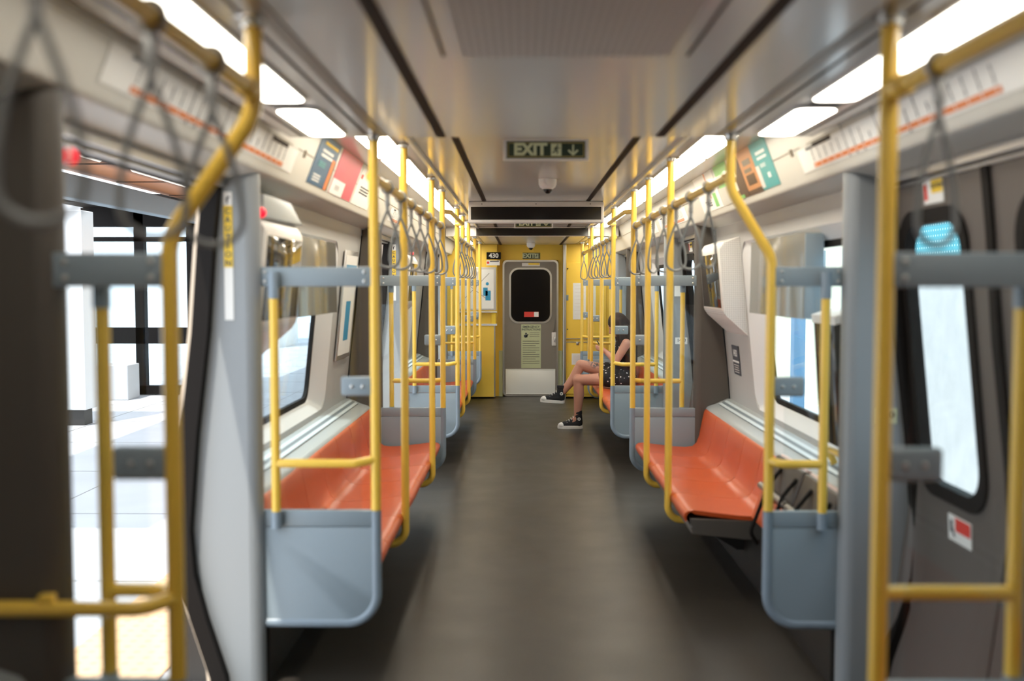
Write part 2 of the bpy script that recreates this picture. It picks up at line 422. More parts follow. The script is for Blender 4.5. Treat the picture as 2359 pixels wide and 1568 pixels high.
for s in (-1, 1):
    nm = SIDE[s]
    # cornice with rounded lower lip and the soffit under it
    mb = MB()
    lip = [(1.059 + .016 * cos(t), 1.921 + .016 * sin(t)) for t in [radians(a) for a in (180, 215, 250, 285)]]
    poly = [(.952, 2.157)] + [(x, z) for x, z in lip] + [(1.19, 1.878), (1.30, 1.878), (1.30, 2.40), (.952, 2.40)]
    mb.prism([(s * x, z) for x, z in poly], 'y', YBACK, YEND + .1)
    struct(mb.build('trim_%d' % n_trim, M['cornice'], angle=50)); n_trim += 1
    # groove along the cornice
    mb = MB()
    for (a, b) in ((YBACK, 3.9), (4.0, 7.6), (7.8, 11.0)):
        mb.obox((s * .996, (a + b) / 2, 2.044), (0, 1, 0), (s * .095, 0, -.24), b - a, .004, .004)
    struct(mb.build('trim_%d' % n_trim, M['dark_steel'], smooth=False)); n_trim += 1
    # bays: lower wall, sill, lining with window
    lower = MB(); sill = MB(); vent = MB(); lin = MB()
    nwin = 0
    for bi, (a, b) in enumerate(BAYS):
        a2, b2 = a + (.03 if bi else 0), b - (.03 if bi < 3 else 0)
        poly = [(1.055, 0), (1.055, .29), (1.10, .33), (1.165, .36), (1.165, .64), (1.30, .70), (1.40, .70), (1.40, 0)]
        lower.prism([(s * x, z) for x, z in poly], 'y', a2, b2)
        poly = [(1.135, .60), (1.135, .655), (1.139, .672), (1.152, .684), (1.20, .700), (1.28, .735), (1.32, .735), (1.32, .60)]
        sill.prism([(s * x, z) for x, z in poly], 'y', a2, b2)
        if b2 - a2 > 1.5:
            vent.obox((s * 1.235, (a2 + b2) / 2, .7195), (0, 1, 0), (s * .08, 0, .035), b2 - a2 - .16, .062, .006)
        f = lambda y, z, d, s=s: Vector((s * (prof(z) - .004 + d), y, z))
        if bi in (0, 3):  # unseen camera bay closed off without windows to shut daylight out
            mb2 = lin; loop = [(a2, .72), (b2, .72), (b2, 1.3), (b2, 1.90), (a2, 1.90), (a2, 1.3)]
            mb2.fill(loop, f, .05)
            continue
        wy0, wy1 = (a2 + .25, b2 - .75) if bi != 0 else (0, 1)
        hole = rrect(wy0, wy1, .765, 1.76, .11)
        lin.ring(rect_match(hole, a2, b2, .72, 1.905), hole, f, .05, rows=4)
        nwin += 1
        # window: splayed surround, gasket, glass
        wname = 'window_%d' % (nwin + (0 if s < 0 else 3))
        sur = MB(); inner = rrect(wy0 + .2, wy1 - .24, .83, 1.70, .09)
        sur.ring(hole, inner, lambda y, z, d, s=s, hole=hole: Vector((s * (prof(z) - .004 + d), y, z)), .004, rows=1)
        # splay the inner edge outwards
        for v in sur.bm.verts:
            e = min((v.co.y - wy0) / .2, (wy1 - v.co.y) / .24, (v.co.z - .765) / .065, (1.76 - v.co.z) / .06)
            v.co.x += s * .055 * max(0, min(1, e))
        so = struct(sur.build(wname, M['reveal']))
        g = MB(); g.ring(rrect(wy0 + .19, wy1 - .23, .82, 1.71, .09), rrect(wy0 + .22, wy1 - .27, .86, 1.67, .07), lambda y, z, d, s=s: Vector((s * (prof(z) + .050 + d), y, z)), .02, rows=1)
        g.build('gasket', M['black'], so)
        g = MB(); g.fill(rrect(wy0 + .205, wy1 - .25, .84, 1.69, .08), lambda y, z, d, s=s: Vector((s * (prof(z) + .060 + d), y, z)), .006)
        g.build('glass_pane', M['window_glass'], so)
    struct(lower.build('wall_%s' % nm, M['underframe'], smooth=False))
    struct(sill.build('trim_%d' % n_trim, M['sill'], angle=50)); n_trim += 1
    struct(vent.build('trim_%d' % n_trim, M['sill_vent'], smooth=False)); n_trim += 1
    struct(lin.build('wall_%s_lining' % nm, M['lining']))
# wall behind the camera, closing the car
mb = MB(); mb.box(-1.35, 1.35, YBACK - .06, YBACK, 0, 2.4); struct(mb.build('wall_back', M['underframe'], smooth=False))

# ------------------------------------------------------------------ door jambs, door leaves
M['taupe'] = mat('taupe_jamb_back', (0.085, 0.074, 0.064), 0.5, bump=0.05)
def jamb(s, y, face, idx):
    """flat jamb wall reaching from the rounded nose to the car side; face=-1 looks to -y"""
    mb = MB(); zs = [0, .15, .287, .449, .61, .8, .951, 1.15, 1.33, 1.5, 1.65, 1.80, 1.872]
    ya, yb = (y - .065, y + .032) if face < 0 else (y - .032, y + .065)
    poly = [(s * 1.10, zs[0])] + [(s * (prof(z) - .012), z) for z in zs] + [(s * 1.10, 1.90)]
    mb.prism(poly, 'y', ya, yb)
    yc = (ya + yb) / 2
    nose = []
    for k in range(13):
        t = pi / 2 + pi * k / 12
        nose.append((s * (1.105 + .047 * cos(t)), yc + (yb - ya) / 2 * sin(t)))
    mb.prism(nose, 'z', 0, 1.905)
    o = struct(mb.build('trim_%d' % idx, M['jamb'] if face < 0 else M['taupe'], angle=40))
    return o
def edge_strip(s, y0, y1, d0, d1, m, name, parent=None, z1=1.86):
    mb = MB(); zs = [0.005, .07, .18, .287, .37, .449, .53, .61, .72, .85, .951, 1.1, 1.33, 1.5, 1.65, 1.76, z1]
    poly = [(s * (prof(z) + d0), z) for z in zs] + [(s * (prof(z) + d1), z) for z in reversed(zs)]
    mb.prism(poly, 'y', y0, y1); return mb.build(name, m, parent)

door_no = 1
for vi, (va, vb) in enumerate(VEST):
    for s in (-1, 1):
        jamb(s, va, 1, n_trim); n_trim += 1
        jamb(s, vb, -1, n_trim); n_trim += 1
        for (yy, sg) in ((va + .065, 1), (vb - .065, -1)):
            struct(edge_strip(s, yy, yy + sg * .045, -.012, .046, M['black'], 'trim_%d' % n_trim)); n_trim += 1
        # header track
        mb = MB(); mb.box(s * 1.165, s * 1.185, va + .06, vb - .06, 1.85, 1.882, .004); mb.box(s * 1.20, s * 1.225, va + .06, vb - .06, 1.838, 1.88, .004)
        struct(mb.build('trim_%d' % n_trim, M['trim'], angle=30)); n_trim += 1
        mb = MB(); mb.box(s * 1.185, s * 1.20, va + .06, vb - .06, 1.848, 1.885); mb.box(s * 1.226, s * 1.25, va + .06, vb - .06, 1.832, 1.885)
        struct(mb.build('trim_%d' % n_trim, M['slot'], smooth=False)); n_trim += 1
        mb = MB(); mb.box(s * 1.19, s * 1.42, va, vb, -.06, -.001); struct(mb.build('trim_%d' % n_trim, M['steel'], smooth=False)); n_trim += 1
        ya, yb = va + .07, vb - .07; ym = (ya + yb) / 2
        if s < 0:
            # open: only the leading edges of the two leaves stand out of their pockets
            for (yy, sg) in ((va + .03, 1), (vb - .03, -1)):
                o = struct(edge_strip(s, yy - sg * .1, yy - sg * .002, .046, .085, M['beige'], 'door_%d' % door_no)); door_no += 1
        else:
            for (y0, y1) in ((ya, ym - .006), (ym + .006, yb)):
                f = lambda y, z, d, s=s: Vector((s * (prof(z) + .018 + d), y, z))
                o_, i_ = (.16, .065) if y1 > ym + .1 else (.065, .16)
                hole = rrect(y0 + o_, y1 - i_, .80, 1.73, .12)
                mb = MB(); mb.ring(rect_match(hole, y0, y1, .012, 1.86), hole, f, .035, rows=6)
                dl = struct(mb.build('door_%d' % door_no, M['door_leaf'])); door_no += 1
                mb = MB(); mb.ring(rrect(y0 + o_ - .02, y1 - i_ + .02, .78, 1.75, .13), rrect(y0 + o_ + .025, y1 - i_ - .025, .83, 1.70, .10), lambda y, z, d, s=s: Vector((s * (prof(z) + .008 + d), y, z)), .04, rows=1)
                mb.build('window_gasket', M['black'], dl)
                mb = MB(); mb.fill(rrect(y0 + o_ + .01, y1 - i_ - .01, .815, 1.715, .11), lambda y, z, d, s=s: Vector((s * (prof(z) + .035 + d), y, z)), .006); mb.build('window_pane', M['door_window'], dl)
                yy = (y1 + .008) if y1 < ym else (y0 - .008)
                if y1 < ym:
                    edge_strip(s, ym - .022, ym + .022, .008, .05, M['black'], 'leading_edge_seal', dl)
                # stickers on the leaf
                st = MB(); zz = 1.80; xx = prof(zz) + .018 - .003
                yc = (y0 + y1) / 2
                st.obox((s * xx, yc, zz), (0, 1, 0), (-.1, 0, 1), .15, .075, .003); so = st.build('sticker', M['white'], dl)
                st = MB(); st.obox((s * (xx - .003), yc - .03, zz + .015), (0, 1, 0), (-.1, 0, 1), .085, .042, .002); st.build('yellow_band', M['yellow_print'], so)
                add_text('lettering', [('CAUTION', .02, (s * (xx - .0045), yc - .03, zz + .016), (0, -1, 0), (-.1, 0, 1), .02)], M['ink'], so)
                st = MB(); st.obox((s * (xx - .003), yc + .055, zz), (0, 1, 0), (-.1, 0, 1), .022, .05, .002); st.build('red_symbol', M['red'], so)
                zz = .70; xx = prof(zz) + .018 - .003
                st = MB(); st.obox((s * xx, yc, zz), (0, 1, 0), (-.05, 0, 1), .17, .085, .003); so = st.build('sticker', M['white'], dl)
                st = MB(); st.obox((s * (xx - .0025), yc - .025, zz + .016), (0, 1, 0), (-.05, 0, 1), .11, .045, .002); st.build('red_band', M['red'], so)
                st = MB(); st.obox((s * (xx - .0025), yc + .06, zz + .005), (0, 1, 0), (-.05, 0, 1), .018, .04, .002)
                st.obox((s * (xx - .0025), yc + .045, zz - .012), (0, 1, 0), (-.05, .6, 1), .012, .035, .002); st.build('pinch_symbol', M['ink'], so)

# vertical caution stickers on the jambs that face the camera on the left side
for (vb, lab) in ((3.65, 'yellow and white vertical caution sticker on the left door jamb nearest the camera'), (8.25, 'yellow and white vertical caution sticker on the left jamb of the middle doorway')):
    y = vb - .0665
    t = thing('caution_sticker', lab, 'sticker', (-1.160, y, 1.40))
    mb = MB(); mb.box(-1.176, -1.144, y - .0015, y, 1.375, 1.565); mb.build('white_strip', M['white'], t, False)
    mb = MB(); mb.box(-1.176, -1.144, y - .0025, y - .001, 1.565, 1.785); mb.build('yellow_strip', M['yellow_print'], t, False)
    mb = MB(); mb.box(-1.176, -1.144, y - .0025, y - .001, 1.785, 1.835); mb.build('symbol_strip', M['white'], t, False)
    add_text('lettering', [(c, .030, (-1.160, y - .0035, 1.765 - .031 * i), (1, 0, 0), (0, 0, 1), .02) for i, c in enumerate('CAUTION')], M['ink'], t)
    mb = MB(); mb.obox((-1.160, y - .003, 1.812), (.7, 0, .7), (-.7, 0, .7), .018, .006, .001); mb.obox((-1.162, y - .003, 1.805), (1, 0, 0), (0, 0, 1), .006, .022, .001); mb.build('hand_symbol', M['ink'], t, False)

def small_sign(name, lab, cat, txt, c, r, u, w, h, tsize, base, ink):
    c = Vector(c); r = Vector(r).normalized(); u = Vector(u).normalized(); n = r.cross(u)
    t = thing(name, lab, cat, c)
    mb = MB(); mb.obox(c, r, u, w, h, .003, .0008); mb.build('plate', base, t, False)
    for i, (tx, dy) in enumerate(txt):
        add_text('lettering', [(tx, tsize, c + u * dy + n * .0025, r, u, .02)], ink, t)
    return t
small_sign('number_sticker', 'small pale number sticker on the right door jamb behind the straight pole', 'sticker', [('1430', .028, ), ] and [('1430', .004)], (1.205, 3.583, 1.03), (1, 0, 0), (0, 0, 1), .085, .055, .034, M['sign_glow'], M['ink'])
small_sign('number_sticker', 'small pale number sticker on the right jamb of the middle doorway', 'sticker', [('1430', .004)], (1.20, 8.183, 1.045), (1, 0, 0), (0, 0, 1), .10, .055, .036, M['white'], M['ink'])
small_sign('notice_sticker', 'white paper notice on the right jamb of the middle doorway, above the number', 'sticker', [], (1.165, 8.183, 1.47), (1, 0, 0), (0, 0, 1), .05, .12, .02, M['white'], M['ink'])

# ------------------------------------------------------------------ ceiling lights
def light_unit(s, y0, y1, k, lab):
    z = zceil((y0 + y1) / 2); low = z == ZLOW
    xa, xb = (.735, .860) if low else (.685, .825)
    t = thing('ceiling_light', lab, 'ceiling light', (s * (xa + xb) / 2, (y0 + y1) / 2, z), 'strip lights along the ceiling')
    f = lambda x, y, d: Vector((s * x, y, z - .012 + d))
    mb = MB(); mb.fill(rrect(xa, xb, y0, y1, .035, 5), f, .010, rows=1); mb.build('diffuser', M['lamp_faint'] if y1 < 1.4 else M['lamp_dim'] if y1 < 3 else M['lamp_mid'] if y1 < 3.7 else M['lamp'], t)
    mb = MB(); mb.ring(rrect(xa - .008, xb + .008, y0 - .008, y1 + .008, .04, 5), rrect(xa, xb, y0, y1, .035, 5), lambda x, y, d: Vector((s * x, y, z - .010 + d)), .010, rows=1)
    mb.build('frame', M['lamp_frame'], t)
LS = [(-.9, 1.40), (1.50, 2.94), (3.07, 3.60), (3.80, 5.06), (5.10, 6.38), (6.42, 7.68), (7.72, 8.98), (9.02, 10.0), (10.04, 11.05), (11.25, 12.2), (12.25, 13.1)]
LN = ['glowing strip light overhead beside the camera, %s side', 'long glowing strip light in the low ceiling above the %s map', 'short glowing strip light just before the ceiling step, %s side',
      'glowing strip light just past the ceiling step, %s side', 'glowing strip light over the middle of the first %s bench', 'glowing strip light over the far end of the first %s bench',
      'glowing strip light beside the middle doorway ceiling display, %s side', 'glowing strip light over the near end of the second %s bench', 'glowing strip light over the far end of the second %s bench',
      'glowing strip light over the far doorway on the %s', 'last glowing strip light before the yellow end wall, %s side']
for s in (-1, 1):
    for k, (a, b) in enumerate(LS): light_unit(s, a, b, k, LN[k] % SIDE[s])
# housings between the light units
for s in (-1, 1):
    mb = MB(); mb.box(s * .76, s * .86, 2.985, 3.03, ZLOW - .006, ZLOW + .001, .002); struct(mb.build('trim_%d' % n_trim, M['slot'], smooth=False)); n_trim += 1
    mb = MB(); mb.obox((s * 1.0, 3.72, 2.032), (0, 1, 0), (s * .095, 0, -.24), .22, .016, .01, .002); struct(mb.build('trim_%d' % n_trim, M['slot'], smooth=False)); n_trim += 1

# ------------------------------------------------------------------ partitions
BAYN = ['the camera bay', 'the first bench', 'the second bench', 'the end seat']
def partition(s, y, vest, xf, xi, bent, lab):
    t = thing('windscreen_partition', lab, 'partition', (s * xf, y, .245), 'windscreen partitions at the bench ends')
    zt, zb, xo = .668, .245, 1.075
    r = .11
    poly = [(xo, zb), (xf + r, zb)]
    for k in range(1, 9):
        a = -pi / 2 - pi / 2 * k / 8; poly.append((xf + r + r * cos(a), zb + r + r * sin(a)))
    p1 = poly + [(xf, zt - .062), (xo, zt - .062)]
    mb = MB(); mb.prism([(s * x, z) for x, z in p1], 'y', y - .013, y + .013, .002)
    mb.box(s * xf, s * xo, y - .013, y + .013, zt - .059, zt, .002); mb.build('solid_panel', M['panel'], t)
    mb = MB(); mb.tube(fillet([(s * xf, y, zt - .001), (s * xf, y, zb), (s * xo, y, zb)], r, 10), .0195, 16); mb.build('edge_tube', M['panel_tube'], t)
    zc = zceil(y)
    path = [(s * xf, y, zc - .004), (s * xf, y, zt)] if not bent else fillet([(s * POLEX, y, zc - .004), (s * POLEX, y, 1.85), (s * xf, y, 1.60), (s * xf, y, zt)], .12, 8)
    mb = MB(); mb.tube(path, .0185, 16); mb.build('front_pole', M['yellow'], t)
    mb = MB(); mb.lathe((s * (POLEX if bent else xf), y, zc - .022), [(.0195, 0), (.024, .004), (.026, .018), (.034, .0215)], 18); mb.build('ceiling_flange', M['steel'], t)
    yi = y + vest * .034
    mb = MB(); mb.tube([(s * xi, yi, .66), (s * xi, yi, 1.46)], .0165, 16); mb.build('inner_pole', M['yellow'], t)
    mb = MB(); mb.tube([(s * xi, yi, .608), (s * xi, yi, .67)], .019, 16); mb.box(s * xi - .012, s * xi + .012, y, yi, .615, .66, .003); mb.build('lower_socket', M['panel_tube'], t)
    mb = MB(); mb.tube([(s * xi, yi, 1.452), (s * xi, yi, 1.548)], .019, 16); mb.build('upper_socket', M['panel_tube'], t)
    d = .07 if not bent else .03
    mb = MB(); mb.tube(fillet([(s * xi, yi, .848), (s * (xf + d), yi, .848), (s * xf, y, .858)], .05, 6), .016, 14); mb.build('cross_bar', M['yellow'], t)
    if s < 0 and y < 3:
        yb = y - vest * .062
        mb = MB(); mb.tube(fillet([(s * xf, y, .842), (s * (xf + .05), yb, .838), (s * 1.27, yb, .838)], .05, 6), .0165, 14)
        mb.box(s * 1.06, s * 1.09, yb - .012, yb + .012, .85, .868, .003); mb.build('wall_bar', M['yellow'], t)
    mb = MB(); mb.box(s * xf, s * 1.10, y - .014, y + .014, 1.496, 1.567, .004); tr = mb.build('top_rail', M['panel'], t)
    mb = MB()
    for xb in (xf + .035, xo - .03):
        for zz in (1.515, 1.549): mb.lathe((s * xb, y - .0135, zz), [(.0065, 0), (.006, .003), (.003, .0045)], 10, (0, -1, 0))
    mb.build('bolt', M['steel'], tr)
    mb = MB(); mb.box(s * (xf + .055), s * xo, y - .004, y + .004, zt, 1.50); mb.build('glass_pane', M['glass'], t, False)
    mb = MB(); mb.box(s * (xf + .008), s * (xf + .125), y - .012, y + .012, 1.093, 1.165, .01, 3); cp = mb.build('clamp_plate', M['panel'], t)
    mb = MB()
    for xb in (xf + .045, xf + .085): mb.lathe((s * xb, y - .0115, 1.129), [(.007, 0), (.006, .003), (.003, .0045)], 10, (0, -1, 0))
    mb.build('bolt', M['steel'], cp)
    return t
XF, XI = .645, 1.0
PARTS = [(-1, 2.06, 1, .832, .99, True, 'nearest left glass partition with bent yellow pole, blurred beside the open door'),
         (1, 2.06, 1, .645, .945, False, 'nearest right glass partition with straight yellow pole, blurred beside the closed door'),
         (-1, 3.65, -1, .645, 1.008, False, 'blue grey glass partition at the near end of the first left bench'),
         (1, 3.65, -1, .806, .995, True, 'narrow blue grey glass partition with bent pole before the folded seats'),
         (-1, 6.75, 1, .645, XI, False, 'glass partition at the far end of the first left bench'),
         (1, 6.75, 1, .645, .985, False, 'glass partition at the far end of the first right bench'),
         (-1, 8.25, -1, .645, XI, False, 'glass partition at the near end of the second left bench'),
         (1, 8.25, -1, .645, XI, False, 'glass partition at the near end of the second right bench, before the seated person'),
         (-1, 11.2, 1, .645, XI, False, 'glass partition at the far end of the second left bench'),
         (1, 11.2, 1, .645, XI, False, 'glass partition at the far end of the second right bench, behind the person'),
         (-1, 12.6, -1, .645, XI, False, 'farthest left partition, before the yellow phone cabinet'),
         (1, 12.6, -1, .645, XI, False, 'farthest right partition, before the yellow equipment doors')]
for p in PARTS: partition(*p)

# ------------------------------------------------------------------ seat poles
def seat_pole(s, y, lab):
    zc = zceil(y); t = thing('grab_pole', lab, 'pole', (s * POLEX, y, .27), 'curved yellow seat poles')
    mb = MB(); mb.tube(fillet([(s * POLEX, y, zc - .004), (s * POLEX, y, .285), (s * .80, y, .285)], .11, 10), .0185, 16); mb.build('pole', M['yellow'], t)
    mb = MB(); mb.lathe((s * POLEX, y, zc - .022), [(.0195, 0), (.024, .004), (.026, .018), (.034, .0215)], 18); mb.build('ceiling_flange', M['steel'], t)
seat_pole(-1, 4.62, 'nearer curved yellow pole in front of the first left bench')
seat_pole(-1, 6.02, 'farther curved yellow pole in front of the first left bench')
seat_pole(1, 5.12, 'nearer curved yellow pole in front of the first right bench')
seat_pole(1, 6.02, 'farther curved yellow pole in front of the first right bench')
seat_pole(-1, 9.15, 'nearer curved yellow pole in front of the second left bench')
seat_pole(-1, 10.1, 'farther curved yellow pole in front of the second left bench')
seat_pole(1, 9.55, 'curved yellow pole beside the seated person, nearer to the camera')
seat_pole(1, 10.95, 'curved yellow pole just beyond the seated person')

# ------------------------------------------------------------------ overhead rails and straps
ZR = 1.897
def rail(s, y0, y1, lab):
    t = thing('overhead_rail', lab, 'handrail', (s * POLEX, (y0 + y1) / 2, ZR), 'overhead yellow handrails')
    mb = MB(); mb.tube([(s * POLEX, y0, ZR), (s * POLEX, y1, ZR)], .0175, 16); mb.build('bar', M['yellow'], t)
    for yy, sg in ((y0, 1), (y1, -1)):
        mb = MB(); mb.tube([(s * POLEX, yy + sg * .012, ZR), (s * POLEX, yy + sg * .07, ZR)], .0225, 16); mb.build('tee_sleeve', M['yellow'], t)
rail(-1, YBACK, 2.06, 'yellow overhead rail at top left, nearest the camera'); rail(1, YBACK, 2.06, 'yellow overhead rail at top right, nearest the camera')
rail(-1, 3.65, 6.75, 'yellow overhead rail above the first left bench'); rail(1, 3.65, 6.75, 'yellow overhead rail above the first right bench')
rail(-1, 8.25, 11.2, 'yellow overhead rail above the second left bench'); rail(1, 8.25, 11.2, 'yellow overhead rail above the second right bench')
rail(1, 11.2, 12.6, 'yellow overhead rail across the far right doorway with one strap')
def cross_rail(s, y0, y1, lab):
    t = thing('overhead_rail', lab, 'handrail', (s * .6, (y0 + y1) / 2, 2.0), 'overhead yellow handrails')
    mb = MB(); mb.tube(fillet([(s * POLEX, y0, 2.0), (s * .595, y0 + .12, 2.0), (s * .595, y1 - .12, 2.0), (s * POLEX, y1, 2.0)], .08, 6), .016, 14); mb.build('bar', M['yellow'], t)
for s in (-1, 1): cross_rail(s, 6.75, 8.25, 'short bent yellow rail across the middle doorway on the %s' % SIDE[s])

def strap(s, y, lab):
    t = thing('hanging_strap', lab, 'strap', (s * POLEX, y, ZR), 'grey hanging straps')
    x = s * POLEX
    mb = MB()
    mb.tube([(x + .0225 * cos(a), y, ZR + .0225 * sin(a)) for a in [2 * pi * k / 20 for k in range(20)]], .006, 8, True)
    mb.tube([(x + .0205 * cos(a), y + .008, ZR + .0205 * sin(a)) for a in [2 * pi * k / 20 for k in range(20)]], .005, 8, True)
    mb.build('clamp', M['strap_metal'], t)
    mb = MB(); mb.box(x - .009, x + .009, y - .010, y + .010, ZR - .075, ZR - .026, .004); mb.lathe((x, y, ZR - .095), [(.006, 0), (.008, .006), (.008, .02)], 10); mb.build('clip', M['strap_metal'], t)
    pts = []
    top, bot, hw = ZR - .09, ZR - .325, .050
    tw = random.uniform(-.5, .5) + pi / 2 * 0.25
    n = 28
    for k in range(n):
        a = 2 * pi * k / n
        zz = (1 - cos(a)) / 2           # 0 top .. 1 bottom
        w = hw * (math.sin(min(zz, .82) / .82 * pi / 2) ** 1.0) * (1 if zz < .82 else math.sqrt(max(0, 1 - ((zz - .82) / .18) ** 2)))
        sg = 1 if a < pi else -1
        pts.append((x + sg * w * cos(tw), y + sg * w * sin(tw), top + (bot - top) * zz))
    mb = MB(); mb.tube(pts, .0058, 8, True); mb.build('loop', M['strap'], t)
    return t
# per-strap twist differs, so each has its own loop mesh
for s in (-1, 1):
    for i in range(7): strap(s, 4.07 + .428 * i, '%s grey hanging strap on the rail over the first %s bench, counted from the camera' % (ORD[i], SIDE[s]))
    for i in range(6): strap(s, 8.55 + .43 * i, '%s grey hanging strap on the rail over the second %s bench, counted from the camera' % (ORD[i], SIDE[s]))
strap(-1, 1.78, 'grey hanging strap at upper left nearest the bent yellow pole'); strap(-1, 1.49, 'grey hanging strap at upper left, second from the bent yellow pole')
strap(-1, 1.14, 'big blurred grey hanging strap at the far upper left corner'); strap(1, 1.83, 'blurred grey hanging strap at upper right before the closed doors')
strap(1, 12.35, 'single grey hanging strap in front of the yellow equipment doors')

# ------------------------------------------------------------------ benches
SP = [(.668, .385), (.660, .405), (.664, .424), (.680, .436), (.71, .440), (.80, .428), (.92, .414), (1.00, .410), (1.045, .416), (1.072, .440), (1.090, .49), (1.105, .57), (1.122, .652), (1.130, .664), (1.145, .668)]
def seat_mesh(s, y0, y1):
    mb = MB(); n = 8; g = .0025; rows = []
    prof_in = SP
    # per-column dish so that every seat is slightly hollow
    def pt(i, k):
        x, z = prof_in[i]; u = -1 + 2 * k / n
        dish = .010 * (1 - u * u) if 4 < i < 11 else .003 * (1 - u * u)
        return Vector((s * (x + (dish if i >= 8 else 0)), y0 + g + (y1 - y0 - 2 * g) * k / n, z - (dish if i < 9 else 0)))
    def under(i, k):
        x, z = prof_in[i]
        return Vector((s * (x + (.018 if i > 8 else .006 if i > 3 else .012)), y0 + g + (y1 - y0 - 2 * g) * k / n, z - (.02 if 3 < i <= 9 else .004)))
    T = [[mb.bm.verts.new(pt(i, k)) for k in range(n + 1)] for i in range(len(SP))]
    U = [[mb.bm.verts.new(under(i, k)) for k in range(n + 1)] for i in range(len(SP))]
    m = len(SP)
    for i in range(m - 1):
        for k in range(n):
            mb.bm.faces.new((T[i][k], T[i + 1][k], T[i + 1][k + 1], T[i][k + 1])); mb.bm.faces.new((U[i][k], U[i][k + 1], U[i + 1][k + 1], U[i + 1][k]))
        mb.bm.faces.new((T[i][0], U[i][0], U[i + 1][0], T[i + 1][0])); mb.bm.faces.new((T[i][n], T[i + 1][n], U[i + 1][n], U[i][n]))
    for k in range(n):
        mb.bm.faces.new((T[0][k], T[0][k + 1], U[0][k + 1], U[0][k])); mb.bm.faces.new((T[m - 1][k], U[m - 1][k], U[m - 1][k + 1], T[m - 1][k + 1]))
    return mb
def bench(s, y0, y1, n, lab, endcap=False):
    t = thing('bench', lab, 'bench', (s * .9, (y0 + y1) / 2, .38), 'orange benches along the walls')
    w = (y1 - y0) / n
    for i in range(n): seat_mesh(s, y0 + w * i, y0 + w * (i + 1)).build('seat', M['orange'], t, angle=60)
    mb = MB(); mb.prism([(s * .668, .384), (s * .676, .392), (s * .70, .36), (s * .69, .352)], 'y', y0, y1); mb.build('edge_trim', M['trim'], t, False)
    mb = MB(); mb.prism([(s * .70, .325), (s * .69, .40), (s * .97, .39), (s * 1.07, .36), (s * 1.07, .30), (s * .95, .30)], 'y', y0 + .004, y1 - .004, .004); mb.build('seat_frame', M['dark_steel'], t, False)
    nb = max(2, round((y1 - y0) / .9))
    for i in range(nb):
        yy = y0 + (y1 - y0) * (i + .5) / nb
        mb = MB(); mb.prism([(s * .72, .30), (s * 1.06, .30), (s * 1.06, .12), (s * 1.02, .12)], 'y', yy - .02, yy + .02, .003); mb.build('support_bracket', M['underframe'], t, False)
bench(-1, YBACK + .05, 1.0, 5, 'orange bench on the left beside the camera'); bench(1, YBACK + .05, 2.02, 8, 'orange bench on the right beside the camera')
bench(-1, 3.68, 6.70, 7, 'long orange bench on the left behind the near glass partition')
bench(1, 4.66, 6.70, 5, 'orange bench on the right beyond the folded seats')
bench(-1, 8.28, 11.16, 7, 'second orange bench on the left, beyond the middle doorway')
bench(1, 8.28, 11.16, 7, 'orange bench on the right with a person sitting on it')
bench(-1, 12.63, 13.15, 1, 'short orange seat at the far left before the yellow end wall'); bench(1, 12.63, 13.15, 1, 'short orange seat at the far right before the yellow end wall')

# folded seats on the right
M['pan_brown'] = mat('brown_metal_pan', (0.055, 0.040, 0.032), 0.4, metal=0.2)
M['lip_highlight'] = mat('painted_lip_highlight', (0.70, 0.52, 0.48), 0.4)  # sun highlight along the folded pan's top, painted in as pale pink
def flip_seat(y0, y1, lab):
    t = thing('folding_seat', lab, 'folding seat', (1.05, (y0 + y1) / 2, .40), 'folded wheelchair-bay seats')
    def P(a, b, y): return Vector((.985 + .11 * b + a, y, .40 + .30 * b - .1 * a))
    up = Vector((.11, 0, .30)).normalized(); yc = (y0 + y1) / 2; w = y1 - y0
    n = up.cross(Vector((0, 1, 0)))
    c = Vector((1.045, yc, .555))
    mb = MB(); mb.obox(c, (0, 1, 0), up, w - .02, .33, .035, .012, 3); mb.build('seat_pan', M['pan_brown'], t)
    mb = MB(); mb.obox(c + up * .160 - n * .012, (0, 1, 0), up, w - .05, .03, .03, .008); mb.build('pan_edge', M['lip_highlight'], t)
    mb = MB(); mb.obox(c - up * .090 + n * .022, (0, 1, 0), up, w - .05, .13, .012, .004); mb.build('pan_underside', M['orange'], t)
    mb = MB(); mb.tube([c + n * .034 + Vector((0, -w / 2 + .01, 0)), c + n * .034 + Vector((0, w / 2 - .01, 0))], .017, 14); mb.build('hinge_bar', M['dark_steel'], t)
    for yy in (y0 + .05, yc + .06):
        b = Vector((c.x, yy, c.z)) + n * .05
        mb = MB(); mb.tube(fillet([b + up * .12 - n * .03, b + up * .03, b - up * .20, b - up * .24 - n * .05], .045, 6), .009, 10); mb.build('support_arm', M['black'], t)
    mb = MB(); mb.obox((1.146, yc, .63), (0, 1, 0), (.08, 0, 1), w - .02, .09, .02, .005); mb.build('backrest', M['orange'], t)
flip_seat(3.70, 4.17, 'folded orange seat on the right nearest the narrow partition'); flip_seat(4.17, 4.64, 'folded orange seat on the right next to the fixed bench')
# luggage-bay floor heater cover under the folded seats is part of the wall

# ------------------------------------------------------------------ ceiling fittings
t = thing('air_vent', 'large perforated air vent in the low ceiling above the camera', 'vent', (0, 1.9, ZLOW))
mb = MB(); mb.box(-.245, .245, .6, 2.40, ZLOW - .003, ZLOW + .001); mb.build('perforated_panel', M['vent'], t, False)
mb = MB()
for s in (-1, 1): mb.box(s * .287, s * .293, .4, 2.40, ZLOW - .003, ZLOW + .001)
mb.build('hinge_seam', M['slot'], t, False)

